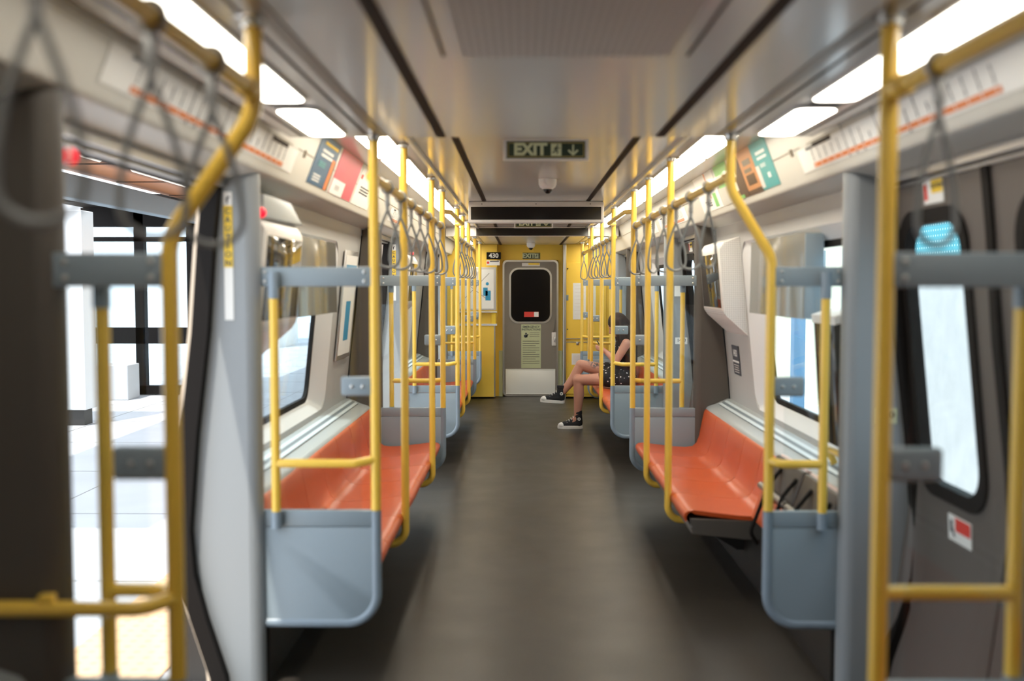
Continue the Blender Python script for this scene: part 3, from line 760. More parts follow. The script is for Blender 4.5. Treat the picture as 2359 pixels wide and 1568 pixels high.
def runner(mb, o, r, u, k):
    """running figure from bars; o centre, k scale"""
    o = Vector(o); r = Vector(r); u = Vector(u)
    def bar(a, b, w): 
        A = o + r * (a[0] * k) + u * (a[1] * k); B = o + r * (b[0] * k) + u * (b[1] * k)
        mb.obox((A + B) / 2, (B - A), (r.cross(u)).cross(B - A), (B - A).length, w * k, .0014)
    bar((.05, .30), (-.02, -.02), .15); bar((-.02, 0), (.16, -.16), .11); bar((.16, -.16), (.10, -.42), .10); bar((-.02, 0), (-.16, -.22), .11); bar((-.16, -.22), (-.40, -.28), .10)
    bar((.04, .27), (.24, .10), .08); bar((.24, .10), (.40, .17), .07); bar((.02, .27), (-.18, .12), .08); bar((-.18, .12), (-.24, -.04), .07)
    mb.lathe(o + r * (.12 * k) + u * (.42 * k), [(.085 * k, 0), (.085 * k, .0014)], 14, r.cross(u))
def exit_sign(c, w, h, lab, arrow=True, holder=True):
    c = Vector(c); r = Vector((1, 0, 0)); u = Vector((0, 0, 1))
    t = thing('exit_sign', lab, 'exit sign', c)
    if holder:
        mb = MB(); mb.obox(c, r, u, w + .03, h + .02, .012, .002); mb.build('holder', M['bezel'], t, False); f = c.y - .006
    else: f = c.y
    def lay(name, m, x0, x1, z0, z1, d): 
        mb = MB(); mb.box(c.x + x0, c.x + x1, f - d, f - d + .0012, c.z + z0, c.z + z1); mb.build(name, m, t, False)
    lay('backing', M['sign_green'], -w / 2, w / 2, -h / 2, h / 2, .0015)
    mb = MB(); e = h * .07; b2 = h * .05
    for (x0, x1, z0, z1) in ((-w / 2 + e, w / 2 - e, h / 2 - e - b2, h / 2 - e), (-w / 2 + e, w / 2 - e, -h / 2 + e, -h / 2 + e + b2), (-w / 2 + e, -w / 2 + e + b2, -h / 2 + e, h / 2 - e), (w / 2 - e - b2, w / 2 - e, -h / 2 + e, h / 2 - e)):
        mb.box(c.x + x0, c.x + x1, f - .003, f - .0015, c.z + z0, c.z + z1)
    mb.build('border', M['sign_gold'], t, False)
    ts = h * .95
    x_t = -.20 * w if arrow else -.16 * w
    add_text('lettering', [('EXIT', ts, (c.x + x_t, f - .003, c.z - .0), r, u, .05)], M['sign_glow'], t)
    xr = .13 * w if arrow else .29 * w; k = h * .62
    lay('running_man_field', M['sign_glow'], xr - k * .5, xr + k * .5, -k * .58, k * .58, .003)
    mb = MB(); runner(mb, (c.x + xr, f - .0042, c.z), r, u, k * .95); mb.build('running_man', M['sign_green'], t, False)
    if arrow:
        mb = MB(); xa = .345 * w; k = h * .3
        mb.box(c.x + xa - k * .16, c.x + xa + k * .16, f - .003, f - .0018, c.z - k * .8, c.z + k)
        for sg in (-1, 1):
            A = Vector((c.x + xa, f - .0024, c.z - k * 1.0)); B = A + Vector((sg * k * .85, 0, k * .85))
            mb.obox((A + B) / 2, B - A, (r.cross(u)).cross(B - A), (B - A).length + k * .2, k * .34, .0014)
        mb.build('down_arrow', M['sign_glow'], t, False)
    return t
exit_sign((0.0, 4.42, 2.094), .345, .074, 'green EXIT sign hanging from the ceiling before the first black display')
exit_sign((0.0, 9.6, 2.094), .345, .074, 'half hidden EXIT sign hanging above the second black display')

def display(c_y, xw, sw, z0, z1, s0, s1, lab, dep):
    t = thing('message_display', lab, 'display', (0, c_y, z0))
    mb = MB(); mb.box(-xw, xw, c_y, c_y + dep, z0, z1, .008); mb.build('housing', M['bezel'], t)
    mb = MB(); mb.box(-sw, sw, c_y - .003, c_y + .002, s0, s1); mb.build('screen', M['black_gloss'], t, False)
    mb = MB()
    for x in (-.42, 0, .42): mb.lathe((x, c_y, z1 - .02), [(.004, 0), (.003, .003)], 8, (0, -1, 0))
    mb.build('screw', M['slot'], t)
    return t
display(7.76, .525, .505, 1.985, ZHIGH - .001, 2.008, 2.106, 'wide black message display in the pale ceiling box, nearer one', .12)
display(YLOW2 - .03, .80, .62, ZLOW - .002, ZHIGH - .001, 2.049, 2.133, 'wide black message display on the far ceiling step, partly hidden', .028)

def dome(c, k, lab):
    t = thing('dome_camera', lab, 'security camera', c)
    x, y, z = c
    mb = MB(); mb.lathe((x, y, z - .062 * k), [(.030 * k, 0), (.047 * k, .012 * k), (.054 * k, .03 * k), (.056 * k, .0615 * k)], 24); mb.build('body', M['white'], t)
    mb = MB(); mb.ball((x, y, z - .060 * k), .030 * k, 16, 10); mb.build('lens_dome', M['black_gloss'], t)
dome((.05, 6.15, ZHIGH), 1.0, 'white dome security camera on the ceiling before the first display'); dome((0, 12.9, ZLOW), 1.0, 'white dome security camera above the end door')

# ------------------------------------------------------------------ cornice print: route maps and posters
CU = Vector((-.091, 0, .236)).normalized()
def cpos(s, y, h, d=0.0):
    """point on the cornice face: h metres up the slope from the lip, d metres off it"""
    u = Vector((s * CU.x, 0, CU.z)); n = Vector((-s * CU.z, 0, CU.x)) * 1.0
    return Vector((s * 1.0335, y, 1.9455)) + u * h + n * d, u, n
def crect(mb, s, y0, y1, h0, h1, d, t=.0012):
    c, u, n = cpos(s, (y0 + y1) / 2, (h0 + h1) / 2, d)
    mb.obox(c, (0, -s, 0), u, abs(y1 - y0), h1 - h0, t)
STN = ['Oak Grove', 'Malden Center', 'Wellington', 'Assembly', 'Sullivan Sq', 'Community College', 'North Station', 'Haymarket', 'State', 'Downtown Crossing', 'Chinatown', 'Tufts Medical Ctr', 'Back Bay', 'Massachusetts Ave', 'Ruggles', 'Roxbury Crossing', 'Jackson Square', 'Stony Brook', 'Green Street', 'Forest Hills']
def route_map(s, y0, y1, lab, hmax=.098):
    c, u, n = cpos(s, (y0 + y1) / 2, 0, .003)
    t = thing('route_map', lab, 'route map', c)
    mb = MB(); crect(mb, s, y0 - .16, y1 + .16, .002, hmax, .002); mb.build('sheet', M['white'], t, False)
    mb = MB(); crect(mb, s, y0, y1, .010, .027, .0035); mb.build('line_bar', M['orange_ink'], t, False)
    a, b = (y0, y1) if s < 0 else (y1, y0)     # reading direction runs away from the camera on the left
    r = Vector((0, -s, 0))
    for i, nme in enumerate(STN):
        y = a + (b - a) * (i + .25) / 19.5
        p, u, n = cpos(s, y, .034, .004)
        add_text('station_name', [(nme, .0105, p, u, -r, .03, 'LEFT', .0003)], M['ink'], t)
        tk = MB(); crect(tk, s, y - .003, y + .003, .014, .023, .0046); tk.build('station_tick', M['white'], t, False)
        if i in (5, 6, 7, 9, 12):
            for h0, h1 in ((.002, .009), (.028, .033)):
                dk = MB(); crect(dk, s, y - .004, y + .004, h0, h1, .0046); dk.build('interchange_mark', M['ink'], t, False)
    p, u, n = cpos(s, a + (b - a) * -.03, .088, .004)
    add_text('title', [('ORANGE LINE', .014, p, r, u, .03, 'LEFT', .0003)], M['ink'], t)
route_map(-1, 2.36, 3.84, 'white route map with orange line on the left above the open door', .096)
route_map(1, 2.38, 3.88, 'white route map with orange line on the right above the closed door', .096)
route_map(1, 7.0, 8.0, 'small distant route map on the right above the middle doorway', .096)
route_map(-1, 7.0, 8.0, 'small distant route map on the left above the middle doorway', .096)

def poster(s, y0, y1, base, blocks, lab, h0=.0, h1=.232):
    c, u, n = cpos(s, (y0 + y1) / 2, h0)
    t = thing('advertising_poster', lab, 'poster', c, 'advertising cards in the cornice')
    mb = MB(); crect(mb, s, y0, y1, h0, h1, .0015, .002); mb.build('card', M[base], t, False)
    w = y1 - y0
    for nm, m, a, b, p, q in blocks:
        # a,b fractions across in reading direction, p,q fractions up
        mb = MB()
        ya = y1 - a * w if s > 0 else y0 + a * w; yb = y1 - b * w if s > 0 else y0 + b * w
        rows = 3 if nm == 'small_print' else 1
        for k in range(rows):
            hh0 = h0 + (p + (q - p) * k / rows) * (h1 - h0); hh1 = h0 + (p + (q - p) * (k + .6 if rows > 1 else 1)) / 1 * (h1 - h0) if rows == 1 else hh0 + (q - p) / rows * .5 * (h1 - h0)
            crect(mb, s, ya, yb, hh0, hh1, .0032)
        mb.build(nm, M[m], t, False)
poster(-1, 4.30, 4.72, 'blue_poster', [('headline_bar', 'yellow_print', .22, .9, .80, .86), ('headline_bar', 'white', .2, .75, .66, .71), ('headline_bar', 'white', .2, .78, .57, .62), ('small_print', 'teal_poster', .2, .55, .38, .50), ('small_print', 'white', .15, .5, .08, .24), ('picture_strip', 'orange_ink', .80, .94, 0, .62), ('picture_strip', 'dark_poster', .94, 1, 0, .6)], 'dark blue advertising card with yellow and white headings, left cornice')
poster(-1, 4.78, 5.35, 'pink_poster', [('white_area', 'white', 0, .55, 0, .32), ('small_print', 'ink', .15, .35, .1, .22)], 'pink and white advertising card on the left cornice behind the yellow pole')
poster(-1, 5.40, 5.95, 'white', [('red_spot', 'red', .05, .14, .62, .72), ('small_print', 'ink', .2, .7, .3, .5)], 'white advertising card with small dark print on the left cornice')
poster(1, 4.42, 4.72, 'teal_poster', [('headline_bar', 'white', .25, .8, .70, .76), ('headline_bar', 'white', .25, .8, .60, .65), ('small_print', 'white', .3, .6, .44, .52), ('picture_patch', 'bezel', 0, .2, .05, .5), ('emblem', 'white', .55, .7, .2, .3)], 'teal advertising card with white headings on the right cornice')
poster(1, 4.725, 5.0, 'brown_poster', [('dark_band', 'dark_poster', 0, 1, 0, .1), ('caption_block', 'dark_steel', .25, .8, .62, .74), ('caption_block', 'dark_poster', .2, .8, .2, .42), ('caption_block', 'dark_steel', .2, .7, .47, .55)], 'orange brown advertising card next to the teal one')
poster(1, 5.01, 5.25, 'dark_poster', [('white_area', 'white', 0, .5, .5, .95), ('white_area', 'white', .1, .3, .2, .4), ('green_corner', 'green_poster', 0, .6, 0, .08)], 'dark brown advertising card behind the bent yellow pole')
poster(1, 5.28, 5.60, 'green_poster', [('headline_bar', 'white', .2, .8, .62, .68), ('headline_bar', 'sign_glow', .2, .8, .5, .56), ('white_area', 'cornice', 0, 1, 0, .42)], 'green topped advertising card on the right cornice')
poster(1, 5.66, 6.25, 'white', [('leaf_picture', 'green_poster', .7, .85, .05, .4), ('picture_strip', 'orange_ink', .6, .63, .3, .95), ('small_print', 'ink', .25, .55, .12, .3)], 'white advertising card with a green leaf picture on the right cornice')
poster(1, 8.35, 8.75, 'white', [('blue_patch', 'map_blue', .15, .6, .55, .8), ('small_print', 'ink', .2, .7, .2, .4)], 'white advertising card with a blue patch, right cornice past the middle doorway')
for s in (-1, 1):
    t = thing('cornice_latch', 'small grey latch on the %s cornice between map and posters' % SIDE[s], 'latch', cpos(s, 4.12, .10)[0])
    mb = MB(); crect(mb, s, 4.105, 4.135, .085, .115, .002, .003); mb.build('plate', M['dark_steel'], t, False)

# ------------------------------------------------------------------ wall fittings: screens, boxes, lamps
def screen_box(s, y0, y1, lab):
    t = thing('wall_display', lab, 'screen', (s * 1.13, (y0 + y1) / 2, 1.5))
    xt, xb, xw = 1.115, 1.105, 1.215
    poly = [(xw, 1.80), (1.10, 1.76), (1.072, 1.715), (xb, 1.34), (1.125, 1.31), (1.26, 1.19)]
    mb = MB(); mb.prism([(s * x, z) for x, z in poly], 'y', y0, y1, .008); mb.build('perforated_housing', M['perforated'], t)
    up = Vector((s * (1.072 - xb), 0, .375)).normalized(); c = Vector((s * ((1.072 + xb) / 2 - .003), (y0 + y1) / 2, 1.527))
    mb = MB(); mb.obox(c, (0, -s, 0), up, y1 - y0 - .06, .33, .006, .002); mb.build('screen_glass', M['screen'], t)
    mb = MB(); mb.obox(c + Vector((s * .002, 0, 0)), (0, -s, 0), up, y1 - y0 - .03, .36, .006, .003); mb.build('screen_frame', M['bezel'], t)
screen_box(1, 6.0, 6.64, 'wall mounted screen with perforated white side on the right wall'); screen_box(-1, 3.76, 4.40, 'wall mounted screen on the left wall just behind the near partition')
screen_box(-1, 8.6, 9.2, 'distant wall mounted screen over the second left bench')
def hopper(s, y0, y1, lab):
    t = thing('smoked_panel', lab, 'panel', (s * 1.17, (y0 + y1) / 2, 1.55))
    poly = [(1.235, 1.735), (1.15, 1.735), (1.145, 1.35), (1.25, 1.35)]
    mb = MB(); mb.prism([(s * x, z) for x, z in poly], 'y', y0, y1, .01); mb.build('panel_body', M['hopper'], t)
    mb = MB(); mb.box(s * 1.152, s * 1.236, y0 - .002, y0 + .012, 1.352, 1.733, .004); mb.build('side_cover', M['panel'], t)
hopper(1, 4.45, 5.50, 'grey smoked panel over the top of the right window'); hopper(-1, 4.65, 5.60, 'grey smoked panel over the top of the left window')
# map frame on left wall past the window
for s, y0, y1, z0, z1, lab in ((-1, 6.12, 6.58, 1.03, 1.72, 'tall framed notice on the left wall past the window'),):
    t = thing('framed_notice', lab, 'notice', (s * 1.2, (y0 + y1) / 2, (z0 + z1) / 2))
    up = Vector((s * (prof(z1) - prof(z0)), 0, z1 - z0)).normalized(); c = Vector((s * (prof((z0 + z1) / 2) - .012), (y0 + y1) / 2, (z0 + z1) / 2))
    mb = MB(); mb.obox(c, (0, -s, 0), up, y1 - y0, z1 - z0, .012, .004); mb.build('frame', M['trim'], t)
    n = Vector((0, -s, 0)).cross(up)
    mb = MB(); mb.obox(c + n * .006, (0, -s, 0), up, y1 - y0 - .05, z1 - z0 - .06, .003); mb.build('sheet', M['white'], t, False)
    mb = MB(); mb.obox(c + n * .008 + up * .22, (0, -s, 0), up, y1 - y0 - .09, .07, .001); mb.obox(c + n * .008 - up * .1, (0, -s, 0), up, .16, .25, .001); mb.build('map_print', M['map_blue'], t, False)
# black car number plaque on the right wall
y = 6.40; zc = 1.02; s = 1
up = Vector((prof(1.2) - prof(1.0), 0, .2)).normalized(); c = Vector((prof(zc) - .008, y, zc)); r = Vector((0, -1, 0)); n = r.cross(up)
t = thing('number_plaque', 'black plaque with pale number and small print on the right wall', 'plaque', c)
mb = MB(); mb.obox(c, r, up, .19, .19, .006, .002); mb.build('plate', M['ink'], t, False)
add_text('number', [('1433', .06, c + n * .004 + up * .045, r, up, .02)], M['white'], t)
mb = MB(); mb.obox(c + n * .0035 - up * .008, r, up, .185, .012, .001); mb.build('white_rule', M['white'], t, False)
mb = MB()
for k in range(4): mb.obox(c + n * .0035 - up * (.032 + .015 * k), r, up, .14 - .02 * (k % 2), .004, .001)
mb.build('small_print', M['bezel'], t, False)
# red indicator lamps
def red_lamp(c, ax, lab, r=.016):
    t = thing('indicator_lamp', lab, 'indicator light', c)
    c = Vector(c); ax = Vector(ax)
    mb = MB(); mb.lathe(c, [(r * 1.25, 0), (r * 1.25, .006), (r, .008)], 16, ax); mb.build('bezel', M['bezel'], t)
    mb = MB(); mb.ball(c + ax * .008, r, 14, 10); mb.build('lens', M['red_lamp'], t)
red_lamp((-1.085, 3.752, 1.772), (.2, -.98, 0), 'small red indicator light above the near left screen', .020)
red_lamp((-1.075, 2.13, 1.775), (.8, .6, 0), 'red door light at the top of the nearest left door post', .018)
red_lamp((-1.06, 8.6, 1.775), (.4, -.9, 0), 'small red indicator light over the second left bench', .016)
# lamp housing wedge above left screen
t = thing('lamp_housing', 'slanted grey housing above the left wall screen', 'housing', (-1.12, 4.2, 1.79))
mb = MB(); mb.prism([(3.76, 1.755), (4.42, 1.765), (4.20, 1.845), (3.76, 1.845)], 'x', -1.205, -1.075, .006); mb.build('cover', M['sill'], t)
# emergency handle on the right wall near the jamb
t = thing('emergency_handle', 'white plate with red emergency handle high on the right wall by the jamb', 'emergency handle', (1.18, 3.75, 1.76))
mb = MB(); mb.box(1.172, 1.184, 3.70, 3.80, 1.68, 1.86, .003); mb.build('plate', M['white'], t)
mb = MB(); mb.ball((1.163, 3.75, 1.765), .02, 14, 10, (.7, 1, 1)); mb.tube([(1.163, 3.75, 1.765), (1.163, 3.75, 1.72)], .008, 10); mb.build('red_handle', M['red'], t)
# dark equipment box at the near end of the right window
t = thing('wall_display', 'narrow dark screen at the near end of the right window', 'screen', (1.2, 4.15, 1.05))
mb = MB(); mb.prism([(1.22, 1.36), (1.15, 1.34), (1.185, .84), (1.26, .84)], 'y', 4.02, 4.30, .006); mb.build('dark_face', M['screen'], t)
mb = MB(); mb.prism([(1.22, 1.40), (1.145, 1.375), (1.15, 1.34), (1.22, 1.36)], 'y', 4.0, 4.32, .004); mb.build('pale_cap', M['reveal'], t)
# short yellow grab handle on the window sill
t = thing('sill_handrail', 'short yellow grab handle on the right window sill near the post', 'handle', (1.22, 4.1, .79))
mb = MB(); mb.tube(fillet([(1.25, 3.80, .73), (1.215, 3.82, .80), (1.215, 4.28, .80), (1.25, 4.30, .73)], .03, 5), .015, 12); mb.build('bar', M['yellow'], t)

# ------------------------------------------------------------------ end wall
mb = MB()
mb.box(-1.30, -.372, YEND, YEND + .1, 0, ZLOW); mb.box(.372, 1.30, YEND, YEND + .1, 0, ZLOW); mb.box(-.372, .372, YEND, YEND + .1, 1.835, ZLOW); mb.box(-1.36, 1.36, YEND + .1, YEND + .2, 0, 2.4)
we = struct(mb.build('wall_end', M['yellow_wall'], smooth=False))
# taupe door posts low at both sides of the door
mb = MB()
for s in (-1, 1): mb.box(s * .375, s * .425, YEND - .012, YEND, 0, .62)
struct(mb.build('trim_%d' % n_trim, M['notice'], smooth=False)); n_trim += 1
# cabinets
YC = 13.17
t = thing('yellow_cabinet', 'yellow phone cabinet on the left of the end door', 'cabinet', (-.8, YC, 0))
mb = MB(); mb.box(-1.30, -.47, YC, YEND, 0.02, .98, .004); mb.build('lower_body', M['yellow_wall'], t, False)
mb = MB(); mb.box(-1.30, -.445, YC + .08, YEND, .98, ZLOW - .002, .004); mb.build('upper_body', M['yellow_wall'], t, False)
mb = MB(); mb.box(-.485, -.468, YC - .004, YC + .01, .02, .97, .002); mb.build('edge_trim', M['steel'], t, False)
mb = MB(); mb.box(-.99, -.445, YC - .01, YC + .075, .965, .99, .003); mb.box(-.99, -.445, YC - .0, YC + .075, 1.14, 1.155, .003); mb.build('shelf', M['reveal'], t, False)
mb = MB(); mb.box(-.52, -.46, YC + .03, YC + .075, .99, 1.14); mb.build('phone_box', M['yellow_print'], t, False)
mb = MB(); mb.box(-.78, -.66, YC + .06, YC + .078, 1.05, 1.11); mb.build('keypad', M['panel'], t, False)
yf = YC + .078
t = thing('system_map', 'framed system map with blue patch on the left cabinet', 'map', (-.72, yf, 1.45))
mb = MB(); mb.box(-1.0, -.458, yf - .014, yf, 1.17, 1.74, .004); mb.build('frame', M['trim'], t, False)
mb = MB(); mb.box(-.985, -.49, yf - .016, yf - .012, 1.19, 1.71); mb.build('sheet', M['white'], t, False)
mb = MB(); mb.box(-.60, -.53, yf - .0175, yf - .0155, 1.30, 1.43); mb.box(-.63, -.57, yf - .0175, yf - .0155, 1.36, 1.47); mb.ball((-.575, yf - .0158, 1.52), .022, 10, 6, (1, .05, 1)); mb.build('harbour_patch', M['map_blue'], t, False)
mb = MB()
for a, b in (((-.95, 1.25), (-.55, 1.66)), ((-.95, 1.6), (-.56, 1.3)), ((-.75, 1.22), (-.70, 1.68))):
    A = Vector((a[0], yf - .0165, a[1])); B = Vector((b[0], yf - .0165, b[1])); mb.obox((A + B) / 2, B - A, Vector((0, 1, 0)).cross(B - A), (B - A).length, .006, .001)
mb.build('route_lines', M['dark_steel'], t, False)
t = thing('car_number_sign', 'black sign reading 430 on the left of the end wall', 'sign', (-.49, yf, 1.90))
mb = MB(); mb.box(-.585, -.395, yf - .006, yf, 1.845, 1.938, .002); mb.build('plate', M['black'], t, False)
add_text('number', [('430', .085, (-.49, yf - .0075, 1.891), (1, 0, 0), (0, 0, 1), .03)], M['white'], t)
t = thing('notice_sticker', 'small white and red sticker under the 430 sign', 'sticker', (-.50, yf, 1.80))
mb = MB(); mb.box(-.585, -.41, yf - .003, yf, 1.765, 1.83); mb.build('sheet', M['white'], t, False)
mb = MB(); mb.lathe((-.565, yf - .003, 1.80), [(.017, 0), (.017, .001)], 16, (0, -1, 0)); mb.build('red_ring', M['red'], t, False)
mb = MB(); mb.box(-.54, -.42, yf - .004, yf - .0025, 1.81, 1.825); mb.build('dark_band', M['ink'], t, False)

t = thing('equipment_cabinet', 'yellow equipment doors on the right of the end door', 'cabinet', (.85, YC, 0))
mb = MB(); mb.box(.445, 1.30, YC + .03, YEND - .03, .02, ZLOW - .002, .004); mb.build('body', M['yellow_wall'], t, False)
mb = MB(); mb.box(.470, 1.0, YC + .012, YC + .032, .80, 1.80, .004); ud = mb.build('upper_door', M['yellow_wall'], t, False)
mb = MB(); mb.box(.470, 1.0, YC + .012, YC + .032, .06, .745, .004); ld = mb.build('lower_door', M['yellow_wall'], t, False)
mb = MB(); mb.box(.45, 1.0, YC + .006, YC + .03, .79, .80); mb.box(.45, 1.0, YC + .006, YC + .03, .745, .755); mb.build('seam_trim', M['trim'], t, False)
mb = MB(); mb.box(.430, .468, YC - .02, YEND - .03, 0.0, ZLOW - .004, .006); mb.build('edge_post', M['steel'], t, False)
mb = MB()
for zz in (1.72, .92): mb.ball((.488, YC + .010, zz), .009, 10, 6)
mb.build('screw', M['ink'], ud)
mb = MB(); mb.box(.468, .50, YC + .004, YC + .014, 1.30, 1.375, .003); mb.box(.478, .49, YC - .001, YC + .006, 1.315, 1.36, .002); mb.build('latch', M['panel'], ud)
mb = MB(); mb.box(.605, .64, YC + .004, YC + .014, .71, .755, .003); mb.ball((.622, YC + .002, .732), .007, 8, 6); mb.build('lock', M['steel'], ld)
for (x0, x1, z0, z1, lab) in ((.56, .73, 1.05, 1.53, 'tall white paper notice taped to the yellow equipment door'), (.76, .86, 1.08, 1.50, 'white paper notice taped right of the tall one on the yellow door'), (.545, .70, .45, .60, 'small white printed sheet low on the yellow equipment door')):
    tt = thing('paper_notice', lab, 'paper notice', ((x0 + x1) / 2, YC + .008, (z0 + z1) / 2))
    mb = MB(); mb.box(x0, x1, YC + .009, YC + .0115, z0, z1); mb.build('sheet', M['white'], tt, False)
    mb = MB()
    for k in range(9): mb.box(x0 + .02, x1 - .02, YC + .0082, YC + .0092, z1 - .03 - k * (z1 - z0 - .05) / 9, z1 - .026 - k * (z1 - z0 - .05) / 9)
    mb.build('print', M['bezel'], tt, False)

# end door
dy = YEND - .03
f = lambda x, z, d: Vector((x, dy + d, z))
hole = rrect(-.265, .265, 1.01, 1.715, .11)
mb = MB(); outer = [(max(-.355, min(.355, x)), z) for x, z in rect_match(hole, -.358, .358, .012, 1.82)]
mb.ring(outer, hole, f, .03, rows=2); ed = struct(mb.build('door_%d' % door_no, M['end_door'])); door_no += 1
mb = MB(); mb.ring(rrect(-.375, .375, .005, 1.838, .06), rrect(-.352, .352, .02, 1.815, .045), lambda x, z, d: Vector((x, dy - .008 + d, z)), .04, rows=1); mb.build('door_frame', M['steel'], ed)
mb = MB(); mb.ring(rrect(-.287, .287, .988, 1.737, .125), rrect(-.263, .263, 1.012, 1.713, .105), lambda x, z, d: Vector((x, dy - .010 + d, z)), .02, rows=1); mb.build('window_frame', M['steel'], ed)
mb = MB(); mb.fill(rrect(-.268, .268, 1.008, 1.718, .11), lambda x, z, d: Vector((x, dy + .006 + d, z)), .006); mb.build('window_pane', M['black_gloss'], ed)
mb = MB(); mb.box(-.335, .335, dy - .005, dy, .04, .36, .003); mb.box(-.335, .335, dy - .008, dy, .36, .372, .002); mb.box(-.335, .335, dy - .008, dy, .03, .042, .002); mb.build('kick_plate', M['kickplate'], ed)
mb = MB(); mb.box(.285, .345, dy - .022, dy, .69, .87, .005); hb = mb.build('handle_plate', M['bezel'], ed)
mb = MB(); mb.box(.32, .335, dy - .035, dy - .02, .74, .80, .003); mb.build('lever', M['steel'], hb)
mb = MB(); mb.tube(fillet([(.31, dy - .01, .87), (.322, dy - .02, .93), (.33, dy - .005, 1.04)], .02, 4), .004, 6); mb.build('cord', M['dark_steel'], ed)
mb = MB(); mb.box(-.115, .125, dy - .003, dy, 1.757, 1.80); sk = mb.build('sticker', M['bezel'], ed, False)
mb = MB(); mb.box(-.03, .12, dy - .0042, dy - .002, 1.775, 1.798); mb.build('yellow_band', M['yellow_print'], sk, False)
mb = MB(); mb.box(-.085, .11, dy - .003 + .006, dy + .0055, 1.075, 1.145); sk = mb.build('red_sticker', M['red'], ed, False)
mb = MB(); mb.box(.048, .108, dy + .001, dy + .004, 1.078, 1.142); mb.build('white_half', M['white'], sk, False)
mb = MB(); mb.box(-.125, .140, dy - .003, dy, .385, .975); nt_ = mb.build('instruction_notice', M['notice'], ed, False)
L = [('EMERGENCY', .040, (.008, dy - .004, .940), (1, 0, 0), (0, 0, 1), .02), ('INSTRUCTIONS', .036, (.008, dy - .004, .905), (1, 0, 0), (0, 0, 1), .02)]
add_text('heading', L, M['ink'], nt_)
mb = MB()
for k in range(11): mb.box(-.105, .12 - .05 * (k % 3 == 2), dy - .0042, dy - .003, .745 - k * .03, .752 - k * .03)
for k in range(3): mb.box(-.01, .12, dy - .0042, dy - .003, .86 - k * .025, .866 - k * .025)
mb.build('small_print', M['dark_steel'], nt_, False)
mb = MB(); mb.ball((-.06, dy - .0032, .85), .014, 10, 6, (1, .08, 1)); mb.box(-.088, -.04, dy - .0045, dy - .003, .80, .835); mb.obox((-.05, dy - .004, .82), (.5, 0, .6), (-.6, 0, .5), .06, .016, .001); mb.build('pictogram', M['ink'], nt_, False)
exit_sign((.012, YEND - .002, 1.895), .235, .085, 'small EXIT sign on the yellow wall above the end door', arrow=False, holder=False)

# ------------------------------------------------------------------ the person
PY = 10.42
def skin_material():
    m, nt, b = nodes_of('tattooed_skin'); b.inputs['Roughness'].default_value = .5
    tc = nt.nodes.new('ShaderNodeTexCoord'); base = (0.50, 0.24, 0.165)
    n = nt.nodes.new('ShaderNodeTexNoise'); n.inputs['Scale'].default_value = 38; n.inputs['Detail'].default_value = 3
    nt.links.new(tc.outputs['Object'], n.inputs['Vector'])
    total = None
    for c, r in (((.66, PY - .02, .70), .085), ((.74, PY - .03, .66), .05), ((.445, PY + .02, .56), .045), ((.60, PY, .72), .04)):
        vd = nt.nodes.new('ShaderNodeVectorMath'); vd.operation = 'DISTANCE'; vd.inputs[1].default_value = Vector(c)
        nt.links.new(tc.outputs['Object'], vd.inputs[0])
        mr = nt.nodes.new('ShaderNodeMapRange'); mr.inputs['From Min'].default_value = r; mr.inputs['From Max'].default_value = r * .45
        nt.links.new(vd.outputs['Value'], mr.inputs['Value'])
        if total is None: total = mr.outputs[0]
        else:
            ad = nt.nodes.new('ShaderNodeMath'); ad.operation = 'MAXIMUM'; nt.links.new(total, ad.inputs[0]); nt.links.new(mr.outputs[0], ad.inputs[1]); total = ad.outputs[0]
    th = nt.nodes.new('ShaderNodeMapRange'); th.inputs['From Min'].default_value = .42; th.inputs['From Max'].default_value = .50
    nt.links.new(n.outputs['Fac'], th.inputs['Value'])
    mu = nt.nodes.new('ShaderNodeMath'); mu.operation = 'MULTIPLY'; nt.links.new(total, mu.inputs[0]); nt.links.new(th.outputs[0], mu.inputs[1])
    mx = nt.nodes.new('ShaderNodeMix'); mx.data_type = 'RGBA'; mx.inputs['A'].default_value = (*base, 1); mx.inputs['B'].default_value = (.10, .09, .09, 1)
    nt.links.new(mu.outputs[0], mx.inputs['Factor']); nt.links.new(mx.outputs['Result'], b.inputs['Base Color'])
    b.inputs['Subsurface Weight'].default_value = 0.0
    return m
M['skin'] = skin_material()
M['hair'] = mat('dark_brown_hair', (0.020, 0.009, 0.006), 0.75, bump=.5, bscale=60)
M['canvas'] = mat('black_canvas', (0.012, 0.012, 0.015), 0.8)
M['rubber'] = mat('white_rubber', (0.72, 0.71, 0.68), 0.5)
M['phone'] = mat('phone_black', (0.01, 0.01, 0.012), 0.2)
person = thing('person', 'person in black spotted dress and black canvas shoes, sitting with legs crossed', 'person', (.92, PY, .42))
WPOS[person.name] = Vector((0, 0, 0)); person.location = (0, 0, 0)
def remesh(o, vox, sm=4):
    md = o.modifiers.new('remesh', 'REMESH'); md.mode = 'VOXEL'; md.voxel_size = vox; md.use_smooth_shade = True
    if sm: ms = o.modifiers.new('smooth', 'SMOOTH'); ms.factor = .5; ms.iterations = sm
    return o
b = MB()
yl, yr = PY - .085, PY + .085
